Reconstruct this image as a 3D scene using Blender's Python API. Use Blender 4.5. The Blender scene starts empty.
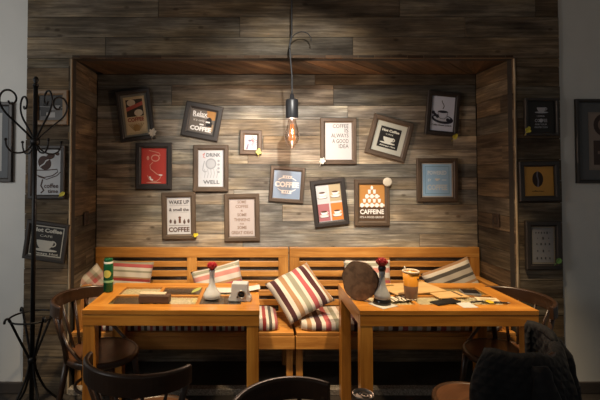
import bpy, bmesh, math, random
from mathutils import Vector, Matrix, Euler
R = math.radians
PI = math.pi
rnd = random.Random(11)
SC = bpy.context.scene
COL = SC.collection

# ------------------------------------------------------------------ camera
CY, CZ, FPX, PITCH = -2.877, 1.5, 420.0, R(1.5)
U0, V0 = 250.0, 161.0
cam = bpy.data.cameras.new('camera'); camo = bpy.data.objects.new('camera', cam); COL.objects.link(camo)
camo.location = (0, CY, CZ); camo.rotation_euler = (R(90) + PITCH, 0, 0)
cam.sensor_fit = 'HORIZONTAL'; cam.sensor_width = 36; cam.lens = FPX / 600 * 36
cam.shift_x = (300 - U0) / 600; cam.shift_y = (V0 - 200) / 600
cam.clip_start = 0.05
SC.camera = camo


def ray(u, v):
    x, y = (u - U0) / FPX, (V0 - v) / FPX
    return Vector((x, math.cos(PITCH) - y * math.sin(PITCH), math.sin(PITCH) + y * math.cos(PITCH)))


def onY(u, v, Y):
    """point of the measured photo on the vertical plane at depth Y"""
    d = ray(u, v); return Vector((0, CY, CZ)) + d * ((Y - CY) / d.y)


def onZ(u, v, Z):
    """point of the measured photo on the horizontal plane at height Z"""
    d = ray(u, v); return Vector((0, CY, CZ)) + d * ((Z - CZ) / d.z)


# ------------------------------------------------------------------ materials
MATS = {}


def new_mat(name):
    m = bpy.data.materials.new(name); m.use_nodes = True
    nt = m.node_tree; b = nt.nodes['Principled BSDF']
    MATS[name] = m
    return m, nt, b


def plain(name, col, rough=0.6, metal=0.0, spec=0.5, noise=0.12, scale=40, bump=0.0):
    if name in MATS: return MATS[name]
    m, nt, b = new_mat(name)
    N, L = nt.nodes, nt.links
    b.inputs['Roughness'].default_value = rough; b.inputs['Metallic'].default_value = metal
    b.inputs['Specular IOR Level'].default_value = spec
    tc = N.new('ShaderNodeTexCoord'); nz = N.new('ShaderNodeTexNoise'); nz.inputs['Scale'].default_value = scale
    nz.inputs['Detail'].default_value = 4
    L.new(tc.outputs['Object'], nz.inputs['Vector'])
    mr = N.new('ShaderNodeMapRange'); mr.inputs[3].default_value = 1 - noise; mr.inputs[4].default_value = 1 + noise
    L.new(nz.outputs['Fac'], mr.inputs[0])
    mx = N.new('ShaderNodeVectorMath'); mx.operation = 'SCALE'; mx.inputs[0].default_value = col
    L.new(mr.outputs[0], mx.inputs['Scale']); L.new(mx.outputs[0], b.inputs['Base Color'])
    if bump:
        bp = N.new('ShaderNodeBump'); bp.inputs['Strength'].default_value = bump; bp.inputs['Distance'].default_value = 0.003
        L.new(nz.outputs['Fac'], bp.inputs['Height']); L.new(bp.outputs[0], b.inputs['Normal'])
    return m


def ramp(nt, stops, interp='LINEAR'):
    r = nt.nodes.new('ShaderNodeValToRGB'); cr = r.color_ramp; cr.interpolation = interp
    while len(cr.elements) > 1: cr.elements.remove(cr.elements[-1])
    cr.elements[0].position = stops[0][0]; cr.elements[0].color = (*stops[0][1], 1)
    for p, c in stops[1:]:
        e = cr.elements.new(p); e.color = (*c, 1)
    return r


def grain_wood(name, dark, mid, light, rough=0.45, spec=0.5, along=2.2, across=34, bump=0.25, plank=False, coat=0.0):
    """grain runs along the UV's u axis (UVs are in metres)"""
    m, nt, b = new_mat(name); N, L = nt.nodes, nt.links
    uv = N.new('ShaderNodeUVMap'); uv.uv_map = 'UVMap'
    mp = N.new('ShaderNodeMapping'); mp.inputs['Scale'].default_value = (along, across, 1)
    L.new(uv.outputs[0], mp.inputs[0])
    nz = N.new('ShaderNodeTexNoise'); nz.inputs['Scale'].default_value = 1.0; nz.inputs['Detail'].default_value = 7
    nz.inputs['Roughness'].default_value = 0.72 if plank else 0.62; nz.inputs['Distortion'].default_value = 0.5 if plank else 0.7
    L.new(mp.outputs[0], nz.inputs['Vector'])
    mp2 = N.new('ShaderNodeMapping'); mp2.inputs['Scale'].default_value = (3.0, 7.0, 1)
    L.new(uv.outputs[0], mp2.inputs[0])
    n2 = N.new('ShaderNodeTexNoise'); n2.inputs['Scale'].default_value = 1.0; n2.inputs['Detail'].default_value = 5
    L.new(mp2.outputs[0], n2.inputs['Vector'])
    cmb = N.new('ShaderNodeMath'); cmb.operation = 'MULTIPLY_ADD'; cmb.inputs[1].default_value = 0.6
    ad = N.new('ShaderNodeMath'); ad.operation = 'MULTIPLY'; ad.inputs[1].default_value = 0.4
    L.new(n2.outputs['Fac'], ad.inputs[0]); L.new(nz.outputs['Fac'], cmb.inputs[0]); L.new(ad.outputs[0], cmb.inputs[2])
    rp = ramp(nt, [(0.30, dark), (0.50, mid), (0.70, light)])
    L.new(cmb.outputs[0], rp.inputs[0])
    last = rp.outputs[0]
    if plank:
        at = N.new('ShaderNodeVertexColor'); at.layer_name = 'plank'
        mx = N.new('ShaderNodeMix'); mx.data_type = 'RGBA'; mx.blend_type = 'MULTIPLY'; mx.inputs[0].default_value = 1
        L.new(last, mx.inputs[6]); L.new(at.outputs[0], mx.inputs[7]); last = mx.outputs[2]
        # ochre and silver-grey weathering patches, dark stains along the board
        mp4 = N.new('ShaderNodeMapping'); mp4.inputs['Scale'].default_value = (1.7, 6, 1); mp4.inputs['Location'].default_value = (7, 3, 0); L.new(uv.outputs[0], mp4.inputs[0])
        n4 = N.new('ShaderNodeTexNoise'); n4.inputs['Scale'].default_value = 1.0; n4.inputs['Detail'].default_value = 4; L.new(mp4.outputs[0], n4.inputs['Vector'])
        pr = ramp(nt, [(0.30, (.34, .32, .31)), (0.41, (.80, .80, .81)), (0.52, (1.0, .97, .91)), (0.64, (1.38, 1.26, 1.02)), (0.78, (.95, .78, .56))])
        L.new(n4.outputs['Fac'], pr.inputs[0])
        m4 = N.new('ShaderNodeMix'); m4.data_type = 'RGBA'; m4.blend_type = 'MULTIPLY'; m4.inputs[0].default_value = .85
        L.new(last, m4.inputs[6]); L.new(pr.outputs[0], m4.inputs[7]); last = m4.outputs[2]
        # dark nail holes / knots
        mp3 = N.new('ShaderNodeMapping'); mp3.inputs['Scale'].default_value = (5, 9, 1); L.new(uv.outputs[0], mp3.inputs[0])
        vo = N.new('ShaderNodeTexVoronoi'); vo.inputs['Scale'].default_value = 1.0; L.new(mp3.outputs[0], vo.inputs['Vector'])
        kr = ramp(nt, [(0.0, (0.25, 0.22, 0.2)), (0.07, (0.5, 0.47, 0.45)), (0.13, (1, 1, 1))])
        L.new(vo.outputs['Distance'], kr.inputs[0])
        mk = N.new('ShaderNodeMix'); mk.data_type = 'RGBA'; mk.blend_type = 'MULTIPLY'; mk.inputs[0].default_value = 0.8
        L.new(last, mk.inputs[6]); L.new(kr.outputs[0], mk.inputs[7]); last = mk.outputs[2]
    L.new(last, b.inputs['Base Color'])
    b.inputs['Roughness'].default_value = rough; b.inputs['Specular IOR Level'].default_value = spec
    b.inputs['Coat Weight'].default_value = coat; b.inputs['Coat Roughness'].default_value = 0.2
    bp = N.new('ShaderNodeBump'); bp.inputs['Strength'].default_value = bump; bp.inputs['Distance'].default_value = 0.004
    L.new(cmb.outputs[0], bp.inputs['Height']); L.new(bp.outputs[0], b.inputs['Normal'])
    return m


W_WALL = grain_wood('weathered_planks', (0.045, 0.037, 0.030), (0.225, 0.197, 0.158), (0.58, 0.53, 0.44), rough=0.8, spec=0.15, plank=True, bump=0.8, along=2.6, across=46)
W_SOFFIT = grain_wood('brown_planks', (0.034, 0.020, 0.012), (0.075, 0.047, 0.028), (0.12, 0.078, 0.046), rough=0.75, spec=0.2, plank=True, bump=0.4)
W_BENCH = grain_wood('honey_pine', (0.20, 0.070, 0.012), (0.43, 0.185, 0.038), (0.62, 0.32, 0.085), rough=0.4, along=1.6, across=26, bump=0.12)
W_TABLE = grain_wood('amber_varnished_wood', (0.26, 0.085, 0.012), (0.50, 0.20, 0.030), (0.70, 0.33, 0.06), rough=0.28, along=1.4, across=24, bump=0.1, coat=0.3)
W_CHAIR = grain_wood('dark_bentwood', (0.016, 0.007, 0.003), (0.040, 0.018, 0.008), (0.085, 0.038, 0.016), rough=0.38, along=3, across=30, bump=0.1, coat=0.2)
W_SEAT = grain_wood('worn_seat_ply', (0.045, 0.018, 0.008), (0.085, 0.036, 0.016), (0.14, 0.06, 0.026), rough=0.32, along=3, across=24, bump=0.06, coat=0.3)
W_FRAME = grain_wood('walnut_frame', (0.042, 0.027, 0.017), (0.082, 0.054, 0.033), (0.13, 0.087, 0.054), rough=0.5, along=4, across=90, bump=0.2)
W_FRAMEB = grain_wood('brown_oak_frame', (0.11, 0.065, 0.03), (0.19, 0.115, 0.055), (0.27, 0.17, 0.09), rough=0.5, along=4, across=90, bump=0.2)
W_FRAMEK = grain_wood('black_brown_frame', (0.012, 0.010, 0.009), (0.024, 0.019, 0.016), (0.04, 0.031, 0.026), rough=0.5, along=4, across=90, bump=0.2)
W_KRAFT = grain_wood('pale_plywood', (0.40, 0.24, 0.09), (0.53, 0.34, 0.14), (0.64, 0.45, 0.22), rough=0.55, along=3, across=30, bump=0.1)
M_IRON = plain('black_iron', (0.012, 0.012, 0.013), rough=0.42, metal=0.6)
M_WHITE_WALL = plain('grey_white_plaster', (0.64, 0.64, 0.61), rough=0.9, noise=0.06, scale=6, bump=0.15)
M_BASE = plain('dark_skirting', (0.045, 0.036, 0.03), rough=0.5)
M_DARKGAP = plain('wall_backing', (0.02, 0.017, 0.014), rough=0.9)
M_CEIL = plain('ceiling_paint', (0.45, 0.44, 0.42), rough=0.9)


def floor_mat():
    m, nt, b = new_mat('dark_floor_tiles'); N, L = nt.nodes, nt.links
    tc = N.new('ShaderNodeTexCoord')
    br = N.new('ShaderNodeTexBrick'); br.offset = 0; br.inputs['Scale'].default_value = 1.0
    br.inputs['Brick Width'].default_value = 0.4; br.inputs['Row Height'].default_value = 0.4; br.inputs['Mortar Size'].default_value = 0.004
    br.inputs['Color1'].default_value = (0.05, 0.042, 0.036, 1); br.inputs['Color2'].default_value = (0.035, 0.03, 0.027, 1)
    br.inputs['Mortar'].default_value = (0.015, 0.014, 0.013, 1)
    L.new(tc.outputs['Object'], br.inputs['Vector']); L.new(br.outputs[0], b.inputs['Base Color'])
    b.inputs['Roughness'].default_value = 0.45
    return m


def gravel_mat():
    m, nt, b = new_mat('speckled_stone'); N, L = nt.nodes, nt.links
    tc = N.new('ShaderNodeTexCoord'); vo = N.new('ShaderNodeTexVoronoi'); vo.inputs['Scale'].default_value = 130
    L.new(tc.outputs['Object'], vo.inputs['Vector'])
    rp = ramp(nt, [(0, (0.12, 0.10, 0.08)), (0.5, (0.24, 0.21, 0.17)), (1, (0.42, 0.38, 0.32))])
    L.new(vo.outputs['Color'], rp.inputs[0]); L.new(rp.outputs[0], b.inputs['Base Color'])
    b.inputs['Roughness'].default_value = 0.7
    return m


CREAM, MAROON, TAN, SAGE, ROSE = (0.50, 0.45, 0.38), (0.055, 0.017, 0.018), (0.30, 0.17, 0.085), (0.24, 0.225, 0.16), (0.33, 0.075, 0.075)
RED, GREYC, PINK, CHAR = (0.25, 0.035, 0.03), (0.36, 0.32, 0.27), (0.46, 0.20, 0.16), (0.07, 0.06, 0.05)


def fabric(name, cycle, period, axis=0, plaid=False):
    """woven stripes: cycle = [(width, colour), ...] repeated every `period` metres along a UV axis"""
    m, nt, b = new_mat(name); N, L = nt.nodes, nt.links
    uv = N.new('ShaderNodeUVMap'); uv.uv_map = 'UVMap'
    tot = sum(w for w, c in cycle); stops = []; a = 0
    for w, c in cycle: stops.append((a / tot, c)); a += w

    def stripes(ax):
        sx = N.new('ShaderNodeSeparateXYZ'); L.new(uv.outputs[0], sx.inputs[0])
        dv = N.new('ShaderNodeMath'); dv.operation = 'DIVIDE'; dv.inputs[1].default_value = period
        L.new(sx.outputs[ax], dv.inputs[0])
        fr = N.new('ShaderNodeMath'); fr.operation = 'FRACT'; L.new(dv.outputs[0], fr.inputs[0])
        rp = ramp(nt, stops, 'CONSTANT'); L.new(fr.outputs[0], rp.inputs[0])
        return rp.outputs[0]
    c = stripes(axis)
    if plaid:
        c2 = stripes(1 - axis)
        mx = N.new('ShaderNodeMix'); mx.data_type = 'RGBA'; mx.inputs[0].default_value = 0.5
        L.new(c, mx.inputs[6]); L.new(c2, mx.inputs[7]); c = mx.outputs[2]
    L.new(c, b.inputs['Base Color'])
    b.inputs['Roughness'].default_value = 0.9; b.inputs['Specular IOR Level'].default_value = 0.15
    b.inputs['Sheen Weight'].default_value = 0.15
    wv = N.new('ShaderNodeTexNoise'); wv.inputs['Scale'].default_value = 400; L.new(uv.outputs[0], wv.inputs['Vector'])
    bp = N.new('ShaderNodeBump'); bp.inputs['Strength'].default_value = 0.25; bp.inputs['Distance'].default_value = 0.002
    L.new(wv.outputs['Fac'], bp.inputs['Height']); L.new(bp.outputs[0], b.inputs['Normal'])
    return m


F_BIG = fabric('broad_stripe_cotton', [(1, CREAM), (1.1, MAROON), (0.9, CREAM), (1.1, TAN), (0.8, CREAM), (1.1, SAGE), (0.7, CREAM), (1.1, ROSE), (0.7, CREAM), (1.2, MAROON), (0.5, CREAM), (1, TAN)], 0.36)
F_PINK = fabric('pink_sage_stripe_cotton', [(0.8, CREAM), (1.2, PINK), (0.5, CREAM), (0.9, SAGE), (1.0, CREAM), (0.7, ROSE), (0.6, TAN), (0.5, CREAM)], 0.18, axis=1)
F_PINK2 = fabric('cream_red_stripe_cotton', [(1.2, CREAM), (0.5, SAGE), (0.8, CREAM), (1.0, ROSE), (0.9, SAGE), (1.2, CREAM), (0.7, RED), (0.4, TAN)], 0.19, axis=1)
F_GREY = fabric('grey_stripe_cotton', [(1.2, GREYC), (0.9, CHAR), (0.9, CREAM), (0.6, TAN), (1.0, GREYC), (0.7, CHAR)], 0.16, axis=1)
F_PAD = fabric('seat_pad_stripe', [(0.8, CREAM), (0.9, RED), (0.7, CREAM), (0.8, CHAR), (0.7, CREAM), (0.7, ROSE), (0.7, CREAM), (0.9, MAROON)], 0.17)
F_PAD2 = fabric('seat_pad_broad_stripe', [(0.9, CREAM), (0.8, TAN), (0.7, CREAM), (1.1, MAROON), (0.7, CREAM), (1.0, ROSE), (0.7, CREAM), (0.9, SAGE)], 0.26)
F_PLAID = fabric('faded_plaid_cotton', [(1, CREAM), (1, GREYC), (0.8, PINK), (1, CREAM), (0.8, ROSE), (0.7, SAGE)], 0.2, plaid=True)


def glass_thin(name, col, gloss=0.12, edge=0.3):
    m = bpy.data.materials.new(name); m.use_nodes = True; nt = m.node_tree; N, L = nt.nodes, nt.links
    N.remove(N['Principled BSDF']); out = N['Material Output']
    tr = N.new('ShaderNodeBsdfTransparent'); tr.inputs[0].default_value = (*col, 1)
    gl = N.new('ShaderNodeBsdfGlossy'); gl.inputs['Roughness'].default_value = 0.06
    lw = N.new('ShaderNodeLayerWeight'); lw.inputs[0].default_value = 0.35
    ml = N.new('ShaderNodeMath'); ml.operation = 'MULTIPLY_ADD'; ml.inputs[1].default_value = edge; ml.inputs[2].default_value = gloss * 0.4
    L.new(lw.outputs['Facing'], ml.inputs[0])
    mx = N.new('ShaderNodeMixShader'); L.new(ml.outputs[0], mx.inputs[0]); L.new(tr.outputs[0], mx.inputs[1]); L.new(gl.outputs[0], mx.inputs[2])
    L.new(mx.outputs[0], out.inputs[0]); MATS[name] = m
    return m


def emit(name, col, strength):
    m = bpy.data.materials.new(name); m.use_nodes = True; b = m.node_tree.nodes['Principled BSDF']
    b.inputs['Base Color'].default_value = (0, 0, 0, 1); b.inputs['Specular IOR Level'].default_value = 0
    b.inputs['Emission Color'].default_value = (*col, 1); b.inputs['Emission Strength'].default_value = strength
    MATS[name] = m; return m


# ------------------------------------------------------------------ mesh building
class MB:
    def __init__(self):
        self.v, self.f, self.uv, self.mi, self.col, self.sm = [], [], [], [], [], []
        self.xf = Matrix.Identity(4)

    def face(self, idx, uvs, mi=0, col=None, smooth=False):
        self.f.append(tuple(idx)); self.uv.append(uvs); self.mi.append(mi); self.col.append(col); self.sm.append(smooth)

    def av(self, p):
        self.v.append(self.xf @ Vector(p)); return len(self.v) - 1

    def box(self, c, s, mi=0, col=None, rot=None):
        """box with UVs in metres, u running along the longest side"""
        c, h = Vector(c), Vector(s) / 2
        M = rot.to_matrix() if rot else Matrix.Identity(3)
        o = (rnd.random() * 20, rnd.random() * 20)
        la = max(range(3), key=lambda i: s[i])
        ids = {}
        for x in (-1, 1):
            for y in (-1, 1):
                for z in (-1, 1):
                    ids[(x, y, z)] = self.av(c + M @ Vector((x * h.x, y * h.y, z * h.z)))
        for ax in range(3):
            o1, o2 = [i for i in range(3) if i != ax]
            for sg in (-1, 1):
                q = []
                for a, b in ((-1, -1), (1, -1), (1, 1), (-1, 1)):
                    k = [0, 0, 0]; k[ax] = sg; k[o1] = a; k[o2] = b; q.append(tuple(k))
                if (sg > 0) == (ax == 1): q.reverse()
                ua = la if la != ax else o1
                va = o2 if ua == o1 else o1
                uvs = [(k[ua] * h[ua] + o[0], k[va] * h[va] + o[1] + ax * 3) for k in q]
                self.face([ids[k] for k in q], uvs, mi, col)

    def tube(self, pts, rad, seg=10, mi=0, caps=True, flat=(1, 1), up=None):
        pts = [Vector(p) for p in pts]; n = len(pts)
        rad = rad if isinstance(rad, (list, tuple)) else [rad] * n
        o = rnd.random() * 10; rings = []; ln = 0
        t0 = (pts[1] - pts[0]).normalized()
        ref = Vector(up) if up else (Vector((0, 0, 1)) if abs(t0.z) < 0.9 else Vector((1, 0, 0)))
        for i, p in enumerate(pts):
            t = (pts[min(i + 1, n - 1)] - pts[max(i - 1, 0)]).normalized()
            sd = t.cross(ref)
            if sd.length < 1e-4: sd = t.orthogonal()
            sd.normalize(); upv = sd.cross(t).normalized()
            if not up: ref = upv
            if i: ln += (p - pts[i - 1]).length
            rings.append(([self.av(p + sd * math.cos(2 * PI * k / seg) * rad[i] * flat[0] + upv * math.sin(2 * PI * k / seg) * rad[i] * flat[1]) for k in range(seg)], ln + o, rad[i]))
        for (a, la, ra), (b, lb, rb) in zip(rings, rings[1:]):
            for k in range(seg):
                k2 = (k + 1) % seg
                va, vb = 2 * PI * k / seg * ra, 2 * PI * (k + 1) / seg * ra
                self.face((a[k], a[k2], b[k2], b[k]), [(la, va), (la, vb), (lb, vb), (lb, va)], mi, None, True)
        if caps:
            for r, rv in ((rings[0], True), (rings[-1], False)):
                ids = list(r[0]); ids = ids[::-1] if rv else ids
                self.face(ids, [(math.cos(k) * .01, math.sin(k) * .01) for k in range(seg)], mi)

    def lathe(self, prof, seg=28, c=(0, 0, 0), mi=0, sy=1.0, smooth=True):
        """profile of (radius, z) turned about z"""
        c = Vector(c); rings = []; ln = 0
        for i, (r, z) in enumerate(prof):
            if i: ln += math.hypot(r - prof[i - 1][0], z - prof[i - 1][1])
            if r < 1e-6: rings.append(([self.av(c + Vector((0, 0, z)))], ln, r))
            else: rings.append(([self.av(c + Vector((math.cos(2 * PI * k / seg) * r, math.sin(2 * PI * k / seg) * r * sy, z))) for k in range(seg)], ln, r))
        R0 = max(r for r, z in prof)
        for (a, la, ra), (b, lb, rb) in zip(rings, rings[1:]):
            for k in range(seg):
                k2 = (k + 1) % seg

                def uvp(kk, l, r):
                    an = 2 * PI * kk / seg
                    return (r * math.cos(an) + 5, r * math.sin(an) + l)
                if len(a) == 1 and len(b) == 1: continue
                if len(a) == 1: self.face((a[0], b[k2], b[k]), [uvp(k, la, 0), uvp(k + 1, lb, rb), uvp(k, lb, rb)], mi, None, smooth)
                elif len(b) == 1: self.face((a[k], a[k2], b[0]), [uvp(k, la, ra), uvp(k + 1, la, ra), uvp(k, lb, 0)], mi, None, smooth)
                else: self.face((a[k], a[k2], b[k2], b[k]), [uvp(k, la, ra), uvp(k + 1, la, ra), uvp(k + 1, lb, rb), uvp(k, lb, rb)], mi, None, smooth)

    def grid(self, fn, nu, nv, mi=0, smooth=True, uvfn=None, closed=False):
        ids = [[self.av(fn(i / nu, j / nv)) for i in range(nu + 1)] for j in range(nv + 1)]
        uvfn = uvfn or (lambda a, b: (a, b))
        for j in range(nv):
            for i in range(nu):
                self.face((ids[j][i], ids[j][i + 1], ids[j + 1][i + 1], ids[j + 1][i]),
                          [uvfn(i / nu, j / nv), uvfn((i + 1) / nu, j / nv), uvfn((i + 1) / nu, (j + 1) / nv), uvfn(i / nu, (j + 1) / nv)], mi, None, smooth)

    def prism(self, poly, z0, z1, mi=0):
        """outline in xy extruded along z"""
        n = len(poly)
        a = [self.av((x, y, z0)) for x, y in poly]; b = [self.av((x, y, z1)) for x, y in poly]
        self.face(a[::-1], [poly[k] for k in range(n)][::-1], mi); self.face(b, [tuple(p) for p in poly], mi)
        for k in range(n):
            k2 = (k + 1) % n
            self.face((a[k], a[k2], b[k2], b[k]), [(0, 0), (.1, 0), (.1, .1), (0, .1)], mi)

    def mesh(self, name, mats, recalc=True, weld=False):
        me = bpy.data.meshes.new(name)
        me.from_pydata([tuple(v) for v in self.v], [], self.f)
        ul = me.uv_layers.new(name='UVMap')
        k = 0
        for uvs in self.uv:
            for q in uvs:
                ul.data[k].uv = q; k += 1
        if any(c is not None for c in self.col):
            ca = me.color_attributes.new('plank', 'FLOAT_COLOR', 'CORNER')
            k = 0
            for f, c in zip(self.f, self.col):
                for _ in f:
                    ca.data[k].color = (*(c or (1, 1, 1)), 1); k += 1
        for i, p in enumerate(me.polygons):
            p.material_index = self.mi[i]; p.use_smooth = self.sm[i]
        for m in (mats if isinstance(mats, (list, tuple)) else [mats]): me.materials.append(m)
        if recalc:
            bm = bmesh.new(); bm.from_mesh(me)
            if weld: bmesh.ops.remove_doubles(bm, verts=bm.verts, dist=1e-5)
            bmesh.ops.recalc_face_normals(bm, faces=bm.faces); bm.to_mesh(me); bm.free()
        me.update()
        return me


def smooth(pts, n=5):
    P = [Vector(p) for p in pts]; out = []
    for i in range(len(P) - 1):
        p0, p1, p2, p3 = P[max(i - 1, 0)], P[i], P[i + 1], P[min(i + 2, len(P) - 1)]
        for k in range(n):
            s = k / n
            out.append(0.5 * ((2 * p1) + (p2 - p0) * s + (2 * p0 - 5 * p1 + 4 * p2 - p3) * s * s + (3 * p1 - p0 - 3 * p2 + p3) * s ** 3))
    out.append(P[-1]); return out


def obj(name, mb, mats, parent=None, bevel=0, loc=None, rot=None, **kw):
    me = mb if isinstance(mb, bpy.types.Mesh) else mb.mesh(name, mats, **kw)
    o = bpy.data.objects.new(name, me); COL.objects.link(o)
    if parent: o.parent = parent
    if loc: o.location = loc
    if rot: o.rotation_euler = rot
    if bevel:
        md = o.modifiers.new('bevel', 'BEVEL'); md.width = bevel; md.segments = 2; md.limit_method = 'ANGLE'; md.angle_limit = R(40)
    return o


def tag(o, label=None, cat=None, group=None, kind=None):
    if label: o['label'] = label
    if cat: o['category'] = cat
    if group: o['group'] = group
    if kind: o['kind'] = kind
    return o


def thing(name, label, cat, loc=(0, 0, 0), rot=(0, 0, 0), group=None):
    o = bpy.data.objects.new(name, None); COL.objects.link(o); o.empty_display_size = 0.05
    o.location = loc; o.rotation_euler = rot
    return tag(o, label, cat, group)


def kids(o): return [c for c in bpy.data.objects if c.parent == o]


def copy_tree(o, parent=None):
    c = o.copy(); COL.objects.link(c); c.parent = parent
    for ch in kids(o): copy_tree(ch, c)
    return c


# ------------------------------------------------------------------ the room
XL, XR = -1.226, 1.815          # niche sides
WL, WR = -1.541, 2.135          # edges of the plank cladding
NB = 0.483                      # niche back
ZT = 2.285                      # niche top
H = 3.05
tone_rnd = random.Random(5)


def tone(lo=0.55, hi=1.25, warm=0.10):
    t = tone_rnd.uniform(lo, hi); w = tone_rnd.uniform(-warm, warm)
    return (t * (1 + w), t, t * (1 - w))


def planks(mb, org, da, db, dn, A, B, course=0.125, minl=0.6, maxl=1.5, lo=0.55, hi=1.25, skip=None, warm=0.1, thick=0.02, top_dark=0, tint=(1, 1, 1)):
    """courses of boards over the rectangle A x B (da/db unit axes, dn outward)"""
    org, da, db, dn = Vector(org), Vector(da), Vector(db), Vector(dn)
    b = 0
    while b < B - 1e-3:
        hgt = min(course * tone_rnd.uniform(0.8, 1.2), B - b)
        if B - b - hgt < 0.04: hgt = B - b
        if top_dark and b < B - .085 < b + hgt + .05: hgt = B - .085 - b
        a = 0; first = True
        while a < A - 1e-3:
            ln = tone_rnd.uniform(minl, maxl) * (tone_rnd.uniform(0.3, 1) if first else 1); first = False
            ln = min(ln, A - a)
            if A - a - ln < 0.12: ln = A - a
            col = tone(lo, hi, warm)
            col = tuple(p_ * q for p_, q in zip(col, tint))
            if top_dark and b + hgt > B - 0.10: col = tuple(top_dark * q for q in col)  # top course: dark board with the soffit's shade painted into its tone
            out = tone_rnd.uniform(0, 0.005)
            g = 0.0016
            p = org + da * (a + g) + db * (b + g)
            ea, eb, en = da * (ln - 2 * g), db * (hgt - 2 * g), dn * (-thick)
            p = p + dn * (-out)
            q = [p, p + ea, p + ea + eb, p + eb]
            ids = [mb.av(x) for x in q] + [mb.av(x + en) for x in q]
            oa, ob = tone_rnd.random() * 30, tone_rnd.random() * 30
            L_, h_ = ln - 2 * g, hgt - 2 * g
            mb.face(ids[:4], [(oa, ob), (oa + L_, ob), (oa + L_, ob + h_), (oa, ob + h_)], 0, col)
            for k in range(4):
                k2 = (k + 1) % 4
                mb.face((ids[k2], ids[k], ids[4 + k], ids[4 + k2]), [(oa, ob), (oa + .02, ob), (oa + .02, ob + .02), (oa, ob + .02)], 0, col)
            a += ln
        b += hgt


def backing(mb, org, da, db, dn, A, B, off=0.02, t=0.05, pad=(0, 0, 0)):
    org, da, db, dn = Vector(org), Vector(da), Vector(db), Vector(dn)
    p = org - dn * off - da * pad[0]; A += pad[0] + pad[1]; B += pad[2]
    q = [p, p + da * A, p + da * A + db * B, p + db * B]
    ids = [mb.av(x) for x in q] + [mb.av(x - dn * t) for x in q]
    z = [(0, 0)] * 4
    for f in ((0, 1, 2, 3), (7, 6, 5, 4), (1, 0, 4, 5), (2, 1, 5, 6), (3, 2, 6, 7), (0, 3, 7, 4)):
        mb.face([ids[i] for i in f], z, 1)


X, Y_, Z_ = (1, 0, 0), (0, 1, 0), (0, 0, 1)


def wall(name, parts, mat=None, **kw):
    mb = MB()
    for (org, da, db, dn, A, B, k) in parts:
        pad = k.pop('pad', (0, 0, 0)) if k else (0, 0, 0)
        planks(mb, org, da, db, dn, A, B, **k); backing(mb, org, da, db, dn, A, B, pad=pad)
    o = obj(name, mb, [mat or W_WALL, M_DARKGAP], recalc=False); o['kind'] = 'structure'
    return o


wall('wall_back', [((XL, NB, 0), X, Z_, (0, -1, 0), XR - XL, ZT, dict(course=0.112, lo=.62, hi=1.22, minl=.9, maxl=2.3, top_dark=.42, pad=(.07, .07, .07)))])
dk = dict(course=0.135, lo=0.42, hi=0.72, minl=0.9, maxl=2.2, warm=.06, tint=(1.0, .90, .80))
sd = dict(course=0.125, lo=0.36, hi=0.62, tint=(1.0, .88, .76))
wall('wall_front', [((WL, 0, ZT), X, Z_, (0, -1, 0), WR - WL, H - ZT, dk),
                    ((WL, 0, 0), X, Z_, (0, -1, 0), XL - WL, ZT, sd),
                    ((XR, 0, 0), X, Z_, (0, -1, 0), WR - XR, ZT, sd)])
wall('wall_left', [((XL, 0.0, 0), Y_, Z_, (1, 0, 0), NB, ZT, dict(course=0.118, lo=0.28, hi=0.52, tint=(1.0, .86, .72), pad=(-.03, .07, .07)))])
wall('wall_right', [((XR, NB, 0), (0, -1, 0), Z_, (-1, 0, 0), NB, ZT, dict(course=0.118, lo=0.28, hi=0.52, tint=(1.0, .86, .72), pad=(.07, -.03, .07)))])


def soffit():
    mb = MB(); backing(mb, (XL, 0.03, ZT), X, Y_, (0, 0, -1), XR - XL, NB + .04, pad=(.07, .07, 0))
    w, k = 0.11, 0.45
    x = XL - 0.4
    while x < XR:
        def cl(v): return min(max(v, XL), XR)
        q = [(cl(x), 0.0), (cl(x + w), 0.0), (cl(x + w + k), NB), (cl(x + k), NB)]
        if q[1][0] - q[0][0] + q[2][0] - q[3][0] > 0.01:
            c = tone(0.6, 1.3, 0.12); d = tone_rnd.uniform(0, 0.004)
            ids = [mb.av((a, b, ZT + d)) for a, b in q] + [mb.av((a, b, ZT + 0.02)) for a, b in q]
            o_ = tone_rnd.random() * 9
            mb.face(ids[:4], [(o_, 0), (o_, w), (o_ + .66, w), (o_ + .66, 0)], 0, c)
            for i in range(4): mb.face((ids[i], ids[(i + 1) % 4], ids[4 + (i + 1) % 4], ids[4 + i]), [(0, 0), (.1, 0), (.1, .02), (0, .02)], 0, c)
        x += w + 0.003
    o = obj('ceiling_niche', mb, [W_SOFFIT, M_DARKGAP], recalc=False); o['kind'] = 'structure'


soffit()


def struct_box(name, lo, hi, mat, bevel=0):
    mb = MB(); lo, hi = Vector(lo), Vector(hi); mb.box((lo + hi) / 2, hi - lo)
    o = obj(name, mb, mat, bevel=bevel); o['kind'] = 'structure'; return o


struct_box('wall_front_plaster_left', (-4.0, 0.022, 0), (WL, 0.12, H), M_WHITE_WALL)
struct_box('wall_front_plaster_right', (WR, 0.022, 0), (4.4, 0.12, H), M_WHITE_WALL)
struct_box('floor', (-4.0, -4.6, -0.1), (4.4, 0.65, 0), floor_mat())
struct_box('ceiling', (-4.0, -4.6, H), (4.4, 0.12, H + 0.1), M_CEIL)
struct_box('baseboard_left', (-4.0, 0.004, 0), (WL - 0.002, 0.022, 0.075), M_BASE, 0.004)
struct_box('baseboard_right', (WR + 0.002, 0.004, 0), (4.4, 0.022, 0.075), M_BASE, 0.004)
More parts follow.
